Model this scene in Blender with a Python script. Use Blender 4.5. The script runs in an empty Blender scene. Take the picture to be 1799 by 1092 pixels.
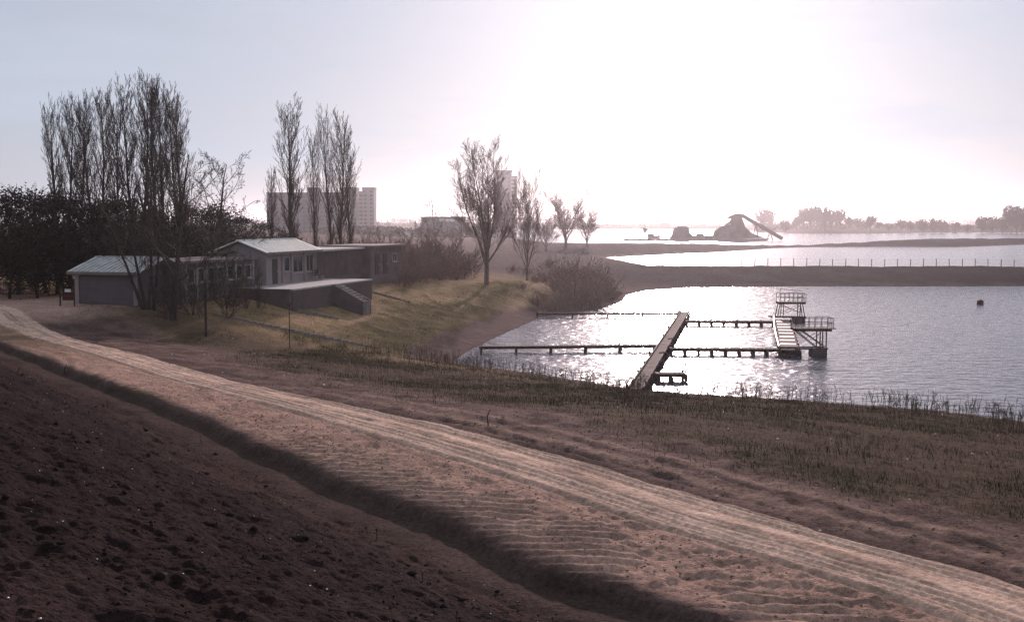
import bpy, math, random
import numpy as np
from mathutils import Vector, Matrix
R = math.radians
random.seed(7)
sc = bpy.context.scene
col = sc.collection

# ------------------------------------------------------------------ camera
CAM_H = 10.0
PITCH = math.atan(158.0 / 2000.0)
cam_d = bpy.data.cameras.new('camera')
cam = bpy.data.objects.new('camera', cam_d)
col.objects.link(cam)
cam.location = (0, 0, CAM_H)
cam.rotation_euler = (R(90) - PITCH, 0, 0)
cam_d.sensor_width = 36.0
cam_d.lens = 36.0 * 2000.0 / 1799.0
cam_d.clip_start = 0.1
cam_d.clip_end = 40000
sc.camera = cam

# ------------------------------------------------------------------ sky and sun
SUN_EL, SUN_AZ = 14.5, 8.0           # degrees; azimuth clockwise from +Y
SKY_STRENGTH = 0.05
w = bpy.data.worlds.new('World')
sc.world = w
w.use_nodes = True
nt = w.node_tree
for n in list(nt.nodes):
    nt.nodes.remove(n)
out = nt.nodes.new('ShaderNodeOutputWorld')
bg = nt.nodes.new('ShaderNodeBackground')
bg.inputs['Strength'].default_value = SKY_STRENGTH
sky = nt.nodes.new('ShaderNodeTexSky')
sky.sky_type = 'NISHITA'
sky.sun_disc = False
sky.sun_elevation = R(SUN_EL)
sky.sun_rotation = R(SUN_AZ)
sky.altitude = 50
sky.air_density = 1.0
sky.dust_density = 1.2
sky.ozone_density = 3.0
# thin high cirrus: stretched noise lightens the sky a little, everywhere
tc = nt.nodes.new('ShaderNodeTexCoord')
mp = nt.nodes.new('ShaderNodeMapping')
mp.inputs['Scale'].default_value = (1.6, 1.6, 9.0)
mp.inputs['Location'].default_value = (0.35, 0.0, 0.1)
nz = nt.nodes.new('ShaderNodeTexNoise')
nz.inputs['Scale'].default_value = 2.2
nz.inputs['Detail'].default_value = 6
nz.inputs['Roughness'].default_value = 0.55
rp = nt.nodes.new('ShaderNodeValToRGB')
rp.color_ramp.elements[0].position = 0.46
rp.color_ramp.elements[1].position = 0.68
rp.color_ramp.elements[0].color = (.83, .83, .83, 1)
rp.color_ramp.elements[1].color = (1, 1, 1, 1)
ml = nt.nodes.new('ShaderNodeMath'); ml.operation = 'MULTIPLY'
ml.inputs[1].default_value = 0.95
mx = nt.nodes.new('ShaderNodeMix'); mx.data_type = 'RGBA'
mx.inputs['B'].default_value = (10.6, 13.7, 14.6, 1)
nt.links.new(tc.outputs['Generated'], mp.inputs['Vector'])
nt.links.new(mp.outputs['Vector'], nz.inputs['Vector'])
nt.links.new(nz.outputs['Fac'], rp.inputs['Fac'])
nt.links.new(rp.outputs['Color'], ml.inputs[0])
nt.links.new(ml.outputs[0], mx.inputs['Factor'])
nt.links.new(sky.outputs['Color'], mx.inputs['A'])
nt.links.new(mx.outputs['Result'], bg.inputs['Color'])
nt.links.new(bg.outputs['Background'], out.inputs['Surface'])

sun_d = bpy.data.lights.new('sun', 'SUN')
sun_d.energy = 5.0
sun_d.angle = R(0.53)
sun_d.color = (1.0, 0.88, 0.76)
sun = bpy.data.objects.new('sun', sun_d)
col.objects.link(sun)
sdir = Vector((math.sin(R(SUN_AZ)) * math.cos(R(SUN_EL)), math.cos(R(SUN_AZ)) * math.cos(R(SUN_EL)), math.sin(R(SUN_EL))))
sun.rotation_euler = sdir.to_track_quat('Z', 'Y').to_euler()
sun.location = sdir * 200

vs = sc.view_settings
vs.view_transform = 'Standard'
vs.look = 'None'
vs.exposure = -0.12
vs.gamma = 1.0
vs.use_curve_mapping = False
vs.use_white_balance = True
vs.white_balance_temperature = 6500
vs.white_balance_tint = 32
sc.cycles.use_denoising = True
sc.cycles.denoising_prefilter = 'NONE'
sc.cycles.denoising_input_passes = 'RGB_ALBEDO_NORMAL'
sc.cycles.max_bounces = 6
sc.cycles.diffuse_bounces = 2
sc.cycles.glossy_bounces = 3
sc.cycles.transmission_bounces = 3
sc.cycles.volume_bounces = 0
sc.cycles.sample_clamp_direct = 0
sc.cycles.sample_clamp_indirect = 6
sc.cycles.caustics_reflective = False
sc.cycles.caustics_refractive = False

# ------------------------------------------------------------------ measuring helpers (photo pixel -> place)
FW = np.array([0, math.cos(PITCH), -math.sin(PITCH)])
UP = np.array([0, math.sin(PITCH), math.cos(PITCH)])
RT = np.array([1.0, 0, 0])
CAMP = np.array([0, 0, CAM_H])
def ray(u, v):
    return FW + RT * ((u - 899.5) / 2000.0) + UP * ((546.0 - v) / 2000.0)
def at_z(u, v, z):
    d = ray(u, v); t = (z - CAM_H) / d[2]
    return CAMP + d * t
def at_y(u, v, y):
    d = ray(u, v)
    return CAMP + d * (y / d[1])
def sst(a, b, x):
    q = np.clip((x - a) / (b - a), 0, 1)
    return q * q * (3 - 2 * q)

# ------------------------------------------------------------------ value noise
def _h(ix, iy, seed):
    n = (ix.astype(np.int64) * 374761393 + iy.astype(np.int64) * 668265263 + seed * 1442695041) & 0x7fffffff
    n = ((n ^ (n >> 13)) * 1274126177) & 0x7fffffff
    n = n ^ (n >> 16)
    return (n & 0xffff) / 65535.0
def vnoise(x, y, seed=0):
    ix = np.floor(x); iy = np.floor(y)
    fx = x - ix; fy = y - iy
    fx = fx * fx * (3 - 2 * fx); fy = fy * fy * (3 - 2 * fy)
    a = _h(ix, iy, seed); b = _h(ix + 1, iy, seed)
    c = _h(ix, iy + 1, seed); d = _h(ix + 1, iy + 1, seed)
    return (a + (b - a) * fx) * (1 - fy) + (c + (d - c) * fx) * fy
def fbm(x, y, seed=0, o=4, g=0.5):
    s = 0; a = 1.0; t = 0
    for i in range(o):
        s = s + a * vnoise(x * 2 ** i + 17.3 * i, y * 2 ** i - 9.1 * i, seed + i)
        t += a; a *= g
    return s / t - 0.5

# ------------------------------------------------------------------ plan of lakes, track and ditch
def pl(pts, z=0.0):
    return [tuple(at_z(u, v, z)[:2]) for u, v in pts]
LAKE1 = pl([(2700, 900), (2200, 810), (1799, 742), (1650, 723), (1500, 711), (1350, 701), (1200, 693), (1100, 683), (1010, 668),
            (900, 652), (790, 637), (830, 611), (868, 594), (905, 577), (946, 558), (1000, 548), (1060, 541), (1092, 528),
            (1100, 518), (1130, 510), (1210, 505), (1400, 503), (1620, 503), (1799, 502.5), (2300, 503), (2900, 520)])
LAKE2 = [(34, 216), (60, 214), (110, 212), (170, 214), (300, 216)] + pl([(2600, 428), (1799, 429.5), (1740, 432), (1688, 434), (1555, 433.5),
         (1420, 434), (1357, 436), (1262, 443), (1167, 447.5), (1061, 452)])
LAKE3 = pl([(700, 424), (820, 424.5), (900, 425), (960, 426)]) + [(30, 415), (75, 425), (120, 455), (165, 500), (270, 555), (600, 600)] + \
        pl([(2400, 408), (1799, 408), (1666, 408), (1555, 410), (1400, 410.5), (1340, 407), (1290, 402.5), (1060, 402), (900, 403), (700, 404)])
LAKES = [LAKE1, LAKE2, LAKE3]
def poly_sd(P, x, y):
    """signed distance, negative inside"""
    n = len(P); d2 = np.full(x.shape, 1e18); ins = np.zeros(x.shape, bool)
    for i in range(n):
        ax, ay = P[i]; bx, by = P[(i + 1) % n]
        ex, ey = bx - ax, by - ay
        t = np.clip(((x - ax) * ex + (y - ay) * ey) / (ex * ex + ey * ey), 0, 1)
        d2 = np.minimum(d2, (x - ax - t * ex) ** 2 + (y - ay - t * ey) ** 2)
        c = (ay > y) != (by > y)
        with np.errstate(divide='ignore', invalid='ignore'):
            xi = ax + (y - ay) / (ey if ey != 0 else 1e-9) * ex
        ins ^= c & (x < xi)
    d = np.sqrt(d2)
    return np.where(ins, -d, d)
def shore(x, y):
    d = poly_sd(LAKES[0], x, y)
    d = np.minimum(d, poly_sd(LAKES[1], x, y))
    return np.minimum(d, poly_sd(LAKES[2], x, y))

P0 = np.array([0.9, 18.5]); TD = np.array([-0.553, 0.833]); ND = np.array([0.833, 0.553])
def ts(x, y):
    return (x - P0[0]) * TD[0] + (y - P0[1]) * TD[1], (x - P0[0]) * ND[0] + (y - P0[1]) * ND[1]
def curve_ts(px, z):
    a = np.array([at_z(u, v, z)[:2] for u, v in px])
    t, s = ts(a[:, 0], a[:, 1]); o = np.argsort(t)
    return t[o], s[o]
LIP_T, LIP_S = curve_ts([(1400, 1150), (1158, 1062), (972, 1004), (807, 925), (683, 880), (538, 822), (352, 735), (165, 660), (20, 604)], 3.95)
TRK_T, TRK_S = curve_ts([(2200, 1240), (1799, 1078), (1500, 985), (1200, 901), (1000, 839), (800, 781), (600, 722), (400, 664), (240, 615), (120, 581), (20, 553)], 4.0)
def cspline(T, S, q):
    """smooth interpolation, linear beyond the ends"""
    m = np.gradient(S, T)
    i = np.clip(np.searchsorted(T, q) - 1, 0, len(T) - 2)
    h = T[i + 1] - T[i]; k = np.clip((q - T[i]) / h, 0, 1)
    r = (2*k**3 - 3*k**2 + 1) * S[i] + (k**3 - 2*k**2 + k) * h * m[i] + (-2*k**3 + 3*k**2) * S[i+1] + (k**3 - k**2) * h * m[i+1]
    return r + np.where(q < T[0], (q - T[0]) * m[0], 0) + np.where(q > T[-1], (q - T[-1]) * m[-1], 0)
def lip(t): return cspline(LIP_T, LIP_S, t)
def trk(t): return cspline(TRK_T, TRK_S, t)
TRK_END = 71.0

def smin(a, b, k):
    m = np.minimum(a, b)
    return m - k * np.log(np.exp(-(a - m) / k) + np.exp(-(b - m) / k))
def base_height(x, y, sd=None):
    if sd is None: sd = shore(x, y)
    sdw = sd + 0.9 * fbm(x * .22, y * .22, 5, 3) * np.clip(np.abs(sd) + .4, 0, 1)
    lw = sst(70, 86, y) * sst(30, 12, x) * sst(158, 140, y)
    p = 0.08 + 0.125 * sdw
    plawn = 0.06 + 0.12 * np.minimum(sdw, 3) + 0.26 * np.maximum(sdw - 3, 0)
    p = p * (1 - lw) + plawn * lw
    fc = sst(108, 150, y)
    cap = 4.15 * (1 - fc) + 2.55 * fc
    k = 0.3
    z = smin(np.maximum(p, -40), cap, k)
    z = z + fbm(x * .05, y * .05, 11, 3) * 0.35 * sst(2, 14, sd) * sst(150, 260, np.hypot(x, y))
    z = z + fbm(x * .35, y * .35, 21, 3) * 0.30 * sst(.5, 6, sd) * sst(150, 190, y)
    z = np.where(sdw < 0, np.maximum(sdw * 0.22, -1.6), z)
    return z
def height(x, y, micro=True, under_track=True):
    sd = shore(x, y)
    z = base_height(x, y, sd)
    t, s = ts(x, y)
    q = s - lip(t) + 0.35 * fbm(x * .5, y * .5, 31, 3) + 0.12 * fbm(x * 2.2, y * 2.2, 33, 2)
    fade = sst(80, 58, t)
    zb = z
    step = 0.25 * sst(0.02, 0.5, -q) * fade
    rise = 0.5 * np.maximum(0, -q - 1.7)
    rise = 6.2 * (1 - np.exp(-rise / 6.2 * (1 + 0.02 * rise))) * fade
    z = z - step + np.where(q < 0, rise, 0)
    st = s - trk(t)
    on = sst(1.55, 1.15, np.abs(st)) * sst(TRK_END + 6, TRK_END - 2, t)
    if micro:
        near = sst(95, 45, np.hypot(x, y))
        # loose trampled sand between the ditch and the track
        rid = sst(-.25, .25, q) * sst(2.5, .9, q + 1.2 * fbm(x * .6, y * .6, 59, 2)) * sst(-.34, -.12, fbm(x * .35, y * .22, 51, 2)) * near
        bench = sst(0, .4, q) * sst(-.9, -1.7, st) * near * (1 - .75 * rid)
        z = z + bench * (0.15 * fbm(x * 2.0, y * 1.6, 41, 4, .55) + .13 * fbm(x * 4.2, y * 3.0, 43, 3, .6) - 0.05 * sst(.25, .42, np.abs(fbm(x * 1.3, y * 1.3, 47, 2)) * 2))
        ph = (y + 0.10 * x + 0.16 * fbm(x * .5, y * .5, 53, 2)) / 0.42
        z = z + rid * 0.062 * (2 * np.abs(np.sin(math.pi * ph)) ** .8 - 1) * (.6 + .8 * vnoise(x * 2.5, y * 2.5, 57))
        # rough dark slope
        sl = sst(-1.0, -1.8, q) * near
        z = z + sl * (0.26 * fbm(t * .55, s * 1.1, 61, 4, .55) + 0.12 * fbm(x * 3.2 + y, y * 3.2, 63, 3, .6) + .06 * fbm(x * 9, y * 9, 64, 3) - .06 * sst(.16, .33, fbm(t * .35, s * 1.9, 65, 4)))
        # soil beyond the track and bank
        bk = sst(1.2, 2.2, st) * near
        z = z + bk * (0.18 * fbm(x * 1.4, y * 1.0, 71, 4, .55) + .12 * fbm(x * 3.6, y * 2.4, 73, 3, .6)) * sst(.0, 3, sd)
        # second pair of faint ruts beyond the track
        for o in (2.0, 3.35):
            rr = np.exp(-((st - o - .25 * fbm(t * .15, t * 0, 77, 2)) / .16) ** 2) * sst(34, 20, t) * near
            z = z - 0.07 * rr
        far = 1 - near
        z = z + far * 0.25 * fbm(x * .5, y * .5, 81, 3) * sst(.5, 3, sd) * sst(400, 150, np.hypot(x, y))
    if under_track:
        z = z * (1 - on) + (zb - 0.09) * on
    return z
def gz(x, y):
    return float(height(np.array([x]), np.array([y]), micro=False, under_track=False)[0])
def ground_px(u, v, dmin=3, dmax=1500):
    d = ray(u, v); k = np.geomspace(dmin, dmax, 4000)
    X = d[0] * k; Y = d[1] * k; Z = CAM_H + d[2] * k
    h = np.maximum(height(X, Y, micro=False, under_track=False), 0)
    i = np.argmax(Z < h)
    return np.array([X[i], Y[i], h[i]])

# ------------------------------------------------------------------ materials
MATS = {}
def mat(name, rgb, rough=0.8, var=0.25, scale=3.0, metallic=0.0, spec=0.08, bump=0.0, bscale=40.0, rgb2=None):
    m = bpy.data.materials.new(name); m.use_nodes = True
    n = m.node_tree; b = n.nodes['Principled BSDF']
    b.inputs['Roughness'].default_value = rough
    b.inputs['Metallic'].default_value = metallic
    b.inputs['Specular IOR Level'].default_value = spec
    t = n.nodes.new('ShaderNodeTexCoord')
    z = n.nodes.new('ShaderNodeTexNoise'); z.inputs['Scale'].default_value = scale; z.inputs['Detail'].default_value = 5
    n.links.new(t.outputs['Object'], z.inputs['Vector'])
    mxn = n.nodes.new('ShaderNodeMix'); mxn.data_type = 'RGBA'
    c2 = rgb2 or tuple(min(1, c * (1 + var)) for c in rgb)
    mxn.inputs['A'].default_value = (*[c * (1 - var) for c in rgb], 1)
    mxn.inputs['B'].default_value = (*c2, 1)
    mr = n.nodes.new('ShaderNodeMapRange')
    mr.inputs['From Min'].default_value = 0.3; mr.inputs['From Max'].default_value = 0.7
    n.links.new(z.outputs['Fac'], mr.inputs['Value'])
    n.links.new(mr.outputs['Result'], mxn.inputs['Factor'])
    n.links.new(mxn.outputs['Result'], b.inputs['Base Color'])
    if bump:
        zz = n.nodes.new('ShaderNodeTexNoise'); zz.inputs['Scale'].default_value = bscale; zz.inputs['Detail'].default_value = 4
        n.links.new(t.outputs['Object'], zz.inputs['Vector'])
        bp = n.nodes.new('ShaderNodeBump'); bp.inputs['Strength'].default_value = 1.0; bp.inputs['Distance'].default_value = bump
        n.links.new(zz.outputs['Fac'], bp.inputs['Height']); n.links.new(bp.outputs['Normal'], b.inputs['Normal'])
    MATS[name] = m
    return m
mat('bark', (.050, .038, .034), .9, .35, 6)
mat('bark_pale', (.12, .082, .072), .9, .35, 6)
mat('twig', (.062, .043, .039), .9, .35, 2)
mat('twig_pale', (.20, .125, .105), .9, .3, 2)
mat('leaf_dark', (.014, .015, .011), .75, .5, 1.2, spec=.15, rgb2=(.032, .022, .015))
mat('leaf_brown', (.030, .019, .013), .8, .5, 1.2, spec=.15, rgb2=(.055, .034, .02))
mat('dry_weed', (.085, .060, .040), .9, .4, .7)
mat('grass', (.040, .034, .018), .95, .4, .5, rgb2=(.085, .066, .038), spec=.03)
mat('plaster', (.29, .235, .225), .85, .10, 1.5, bump=.004)
mat('plaster_grey', (.125, .10, .105), .85, .12, 1.5, bump=.004)
mat('brick_wall', (.115, .08, .075), .9, .2, 8, bump=.006)
mat('plaster_dim', (.155, .115, .112), .9, .2, 1.0, bump=.006)
mat('panel', (.135, .095, .095), .8, .12, 2)
mat('roof_metal', (.80, .77, .71), .34, .08, 1.2, metallic=.7, spec=.6)
mat('roof_tin', (.44, .42, .40), .4, .3, 1.6, metallic=.3, spec=.5)
mat('fascia', (.20, .15, .14), .7, .2, 3)
mat('fascia_pale', (.52, .48, .45), .6, .1, 3)
mat('concrete', (.36, .33, .31), .85, .18, 1.3, bump=.006)
mat('edging_stone', (.19, .16, .15), .9, .3, 2, bump=.01)
mat('concrete_dark', (.10, .076, .072), .85, .25, 1.5, bump=.006)
mat('window_glass', (.02, .022, .026), .08, .1, 1, spec=.6)
mat('window_frame', (.30, .28, .27), .6, .1, 3)
mat('door_dark', (.07, .052, .05), .6, .2, 3)
mat('curtain_red', (.06, .028, .03), .8, .2, 4)
mat('wood_dark', (.042, .028, .024), .85, .4, 5, bump=.004, spec=.06)
mat('wood_deck', (.060, .040, .033), .85, .35, 4, bump=.004, spec=.06)
mat('sheen_plank', (.11, .085, .075), .6, .25, 4, bump=.004, spec=.6)  # paler than the deck: paints the light reflected off wet plank tops
mat('rust_iron', (.085, .055, .045), .6, .4, 9, metallic=.4)
mat('pale_pipe', (.42, .37, .33), .45, .15, 4, spec=.5)
mat('red_paint', (.065, .022, .02), .55, .3, 4)
mat('white_paint', (.62, .60, .58), .6, .1, 4)
mat('tower_wall', (.15, .14, .15), .85, .08, .1)
mat('tower_wall_pale', (.24, .23, .235), .85, .08, .1)
mat('tower_band', (.11, .105, .11), .4, .1, .1)
mat('machine', (.07, .055, .06), .7, .3, .3)
mat('lawn_blade', (.12, .092, .05), .95, .35, .5, rgb2=(.21, .155, .095), spec=.03)
mat('pebble', (.48, .45, .42), .35, .3, 6, spec=.6)
mat('sand_clod', (.15, .112, .09), .95, .3, 9, spec=.02)
mat('clod', (.020, .0145, .0135), .95, .3, 9, spec=.02)

def ground_material(name, bump_d=0.02, bscale=5.0, rough=0.92):
    m = bpy.data.materials.new(name); m.use_nodes = True
    n = m.node_tree; pb = n.nodes['Principled BSDF']
    pb.inputs['Roughness'].default_value = rough; pb.inputs['Specular IOR Level'].default_value = .02
    b = n.nodes.new('ShaderNodeBsdfDiffuse'); b.inputs['Roughness'].default_value = .2
    mixs = n.nodes.new('ShaderNodeMixShader'); mixs.inputs[0].default_value = .55     # share of dry sheen
    n.links.new(b.outputs['BSDF'], mixs.inputs[1]); n.links.new(pb.outputs['BSDF'], mixs.inputs[2])
    n.links.new(mixs.outputs[0], n.nodes['Material Output'].inputs['Surface'])
    at = n.nodes.new('ShaderNodeAttribute'); at.attribute_name = 'soil'
    t = n.nodes.new('ShaderNodeTexCoord')
    def noise(scale, det=5, ro=.6):
        z = n.nodes.new('ShaderNodeTexNoise'); z.inputs['Scale'].default_value = scale
        z.inputs['Detail'].default_value = det; z.inputs['Roughness'].default_value = ro
        n.links.new(t.outputs['Object'], z.inputs['Vector']); return z
    def rng(node, a, c):
        r = n.nodes.new('ShaderNodeMapRange'); r.inputs['From Min'].default_value = .28; r.inputs['From Max'].default_value = .72
        r.inputs['To Min'].default_value = a; r.inputs['To Max'].default_value = c
        n.links.new(node.outputs['Fac'], r.inputs['Value']); return r
    n1 = noise(.9); n2 = noise(9.0); n3 = noise(60.0, 2)
    a, c, d = rng(n1, .72, 1.30), rng(n2, .58, 1.45), rng(n3, .70, 1.30)
    m1 = n.nodes.new('ShaderNodeMath'); m1.operation = 'MULTIPLY'
    m2 = n.nodes.new('ShaderNodeMath'); m2.operation = 'MULTIPLY'
    n.links.new(a.outputs[0], m1.inputs[0]); n.links.new(c.outputs[0], m1.inputs[1])
    n.links.new(m1.outputs[0], m2.inputs[0]); n.links.new(d.outputs[0], m2.inputs[1])
    vm = n.nodes.new('ShaderNodeVectorMath'); vm.operation = 'SCALE'
    n.links.new(at.outputs['Color'], vm.inputs[0]); n.links.new(m2.outputs[0], vm.inputs['Scale'])
    n.links.new(vm.outputs['Vector'], b.inputs['Color']); n.links.new(vm.outputs['Vector'], pb.inputs['Base Color'])
    bz = noise(bscale, 6, .62); bz2 = noise(bscale * 6, 3, .6)
    add = n.nodes.new('ShaderNodeMath'); add.operation = 'MULTIPLY_ADD'; add.inputs[1].default_value = .42
    n.links.new(bz2.outputs['Fac'], add.inputs[0]); n.links.new(bz.outputs['Fac'], add.inputs[2])
    bp = n.nodes.new('ShaderNodeBump'); bp.inputs['Strength'].default_value = 1; bp.inputs['Distance'].default_value = bump_d
    n.links.new(add.outputs[0], bp.inputs['Height']); n.links.new(bp.outputs['Normal'], b.inputs['Normal']); n.links.new(bp.outputs['Normal'], pb.inputs['Normal'])
    return m
M_GROUND = ground_material('soil_and_turf', .15, 3.2)
M_TRACK = ground_material('packed_sand', .045, 5.0)

def water_material():
    m = bpy.data.materials.new('lake_water'); m.use_nodes = True
    n = m.node_tree; b = n.nodes['Principled BSDF']
    b.inputs['Base Color'].default_value = (.032, .037, .070, 1)
    b.inputs['Roughness'].default_value = .165
    b.inputs['IOR'].default_value = 1.333
    b.inputs['Specular IOR Level'].default_value = .8
    t = n.nodes.new('ShaderNodeTexCoord')
    hs = []
    for sx, sy, amp, rot in ((.55, 1.1, .075, 10), (1.5, 2.6, .034, -14), (5, 8, .004, 30)):
        mp_ = n.nodes.new('ShaderNodeMapping'); mp_.inputs['Scale'].default_value = (sx, sy, 1)
        mp_.inputs['Rotation'].default_value = (0, 0, R(rot))
        z = n.nodes.new('ShaderNodeTexNoise'); z.inputs['Scale'].default_value = 1; z.inputs['Detail'].default_value = 1.5
        n.links.new(t.outputs['Object'], mp_.inputs['Vector']); n.links.new(mp_.outputs['Vector'], z.inputs['Vector'])
        k = n.nodes.new('ShaderNodeMath'); k.operation = 'MULTIPLY'; k.inputs[1].default_value = amp
        n.links.new(z.outputs['Fac'], k.inputs[0]); hs.append(k)
    a1 = n.nodes.new('ShaderNodeMath'); a2 = n.nodes.new('ShaderNodeMath')
    n.links.new(hs[0].outputs[0], a1.inputs[0]); n.links.new(hs[1].outputs[0], a1.inputs[1])
    n.links.new(a1.outputs[0], a2.inputs[0]); n.links.new(hs[2].outputs[0], a2.inputs[1])
    bp = n.nodes.new('ShaderNodeBump'); bp.inputs['Strength'].default_value = 1; bp.inputs['Distance'].default_value = 3.0
    n.links.new(a2.outputs[0], bp.inputs['Height']); n.links.new(bp.outputs['Normal'], b.inputs['Normal'])
    return m
M_WATER = water_material()

# ------------------------------------------------------------------ object helpers
def tag(o, label=None, cat=None, group=None, kind=None):
    if label: o['label'] = label
    if cat: o['category'] = cat
    if group: o['group'] = group
    if kind: o['kind'] = kind
    return o
def thing(name, loc, label, cat, group=None, rz=0.0):
    o = bpy.data.objects.new(name, None)
    o.empty_display_size = .3
    col.objects.link(o); o.location = tuple(float(c) for c in loc); o.rotation_euler = (0, 0, rz)
    return tag(o, label, cat, group)
class MB:
    def __init__(s): s.v = []; s.f = []
    def box(s, c, size, M=None):
        hx, hy, hz = size[0] / 2, size[1] / 2, size[2] / 2
        n = len(s.v)
        for x, y, z in ((-hx, -hy, -hz), (hx, -hy, -hz), (hx, hy, -hz), (-hx, hy, -hz), (-hx, -hy, hz), (hx, -hy, hz), (hx, hy, hz), (-hx, hy, hz)):
            p = Vector((x, y, z))
            if M is not None: p = M @ p
            s.v.append((p.x + c[0], p.y + c[1], p.z + c[2]))
        s.f += [tuple(n + i for i in q) for q in ((0, 3, 2, 1), (4, 5, 6, 7), (0, 1, 5, 4), (1, 2, 6, 5), (2, 3, 7, 6), (3, 0, 4, 7))]
        return s
    def beam(s, p, q, wd, ht):
        p = Vector(p); q = Vector(q); d = q - p; L = d.length; d.normalize()
        up = Vector((0, 0, 1)) if abs(d.z) < .95 else Vector((1, 0, 0))
        y = up.cross(d).normalized(); z = d.cross(y)
        M = Matrix((d, y, z)).transposed()
        return s.box((p + q) / 2, (L, wd, ht), M)
    def tube(s, p, q, r0, r1=None, n=8, cap=True):
        r1 = r0 if r1 is None else r1
        p = Vector(p); q = Vector(q); d = (q - p).normalized()
        a = d.orthogonal().normalized(); b = d.cross(a); k = len(s.v)
        for c, r in ((p, r0), (q, r1)):
            for i in range(n):
                t = 2 * math.pi * i / n
                e = c + a * (r * math.cos(t)) + b * (r * math.sin(t)); s.v.append(tuple(e))
        for i in range(n):
            j = (i + 1) % n; s.f.append((k + i, k + j, k + n + j, k + n + i))
        if cap:
            s.f.append(tuple(k + i for i in reversed(range(n)))); s.f.append(tuple(k + n + i for i in range(n)))
        return s
    def prism(s, pts, z0, z1):
        """closed plan polygon (ccw) between two heights; z may be lists"""
        n = len(pts); k = len(s.v)
        for i, (x, y) in enumerate(pts): s.v.append((x, y, z0[i] if hasattr(z0, '__len__') else z0))
        for i, (x, y) in enumerate(pts): s.v.append((x, y, z1[i] if hasattr(z1, '__len__') else z1))
        s.f.append(tuple(k + i for i in reversed(range(n)))); s.f.append(tuple(k + n + i for i in range(n)))
        for i in range(n):
            j = (i + 1) % n; s.f.append((k + i, k + j, k + n + j, k + n + i))
        return s
    def poly(s, pts):
        k = len(s.v); s.v += [tuple(p) for p in pts]; s.f.append(tuple(range(k, k + len(pts)))); return s
    def mesh(s, name):
        me = bpy.data.meshes.new(name); me.from_pydata(s.v, [], s.f); me.update(); return me
    def build(s, name, m, parent=None, loc=None, rot=None, smooth=False):
        return obj(name, s.mesh(name), m, parent, loc, rot, smooth)
def obj(name, me, m, parent=None, loc=None, rot=None, smooth=False):
    if m is not None and not me.materials: me.materials.append(MATS[m] if isinstance(m, str) else m)
    if smooth: me.polygons.foreach_set('use_smooth', [True] * len(me.polygons))
    o = bpy.data.objects.new(name, me); col.objects.link(o)
    if parent is not None: o.parent = parent
    if loc is not None: o.location = tuple(float(c) for c in loc)
    if rot is not None: o.rotation_euler = rot
    return o
def np_mesh(name, V, F):
    """V (n,3), F (m,k) arrays -> mesh"""
    me = bpy.data.meshes.new(name)
    V = np.ascontiguousarray(V, np.float32); F = np.ascontiguousarray(F, np.int32)
    me.vertices.add(len(V)); me.vertices.foreach_set('co', V.ravel())
    k = F.shape[1]
    me.loops.add(F.size); me.loops.foreach_set('vertex_index', F.ravel())
    me.polygons.add(len(F))
    me.polygons.foreach_set('loop_start', np.arange(0, F.size, k, dtype=np.int32))
    me.polygons.foreach_set('loop_total', np.full(len(F), k, np.int32))
    me.update(calc_edges=True); return me
def copy_tree(o, loc, rz=0, scale=1.0, label=None, group=None):
    c = o.copy(); col.objects.link(c); c.location = tuple(float(q) for q in loc); c.rotation_euler = (0, 0, rz)
    c.scale = scale if hasattr(scale, '__len__') else (scale,) * 3
    if label: c['label'] = label
    if group: c['group'] = group
    for ch in o.children:
        d = ch.copy(); col.objects.link(d); d.parent = c
    return c

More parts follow.
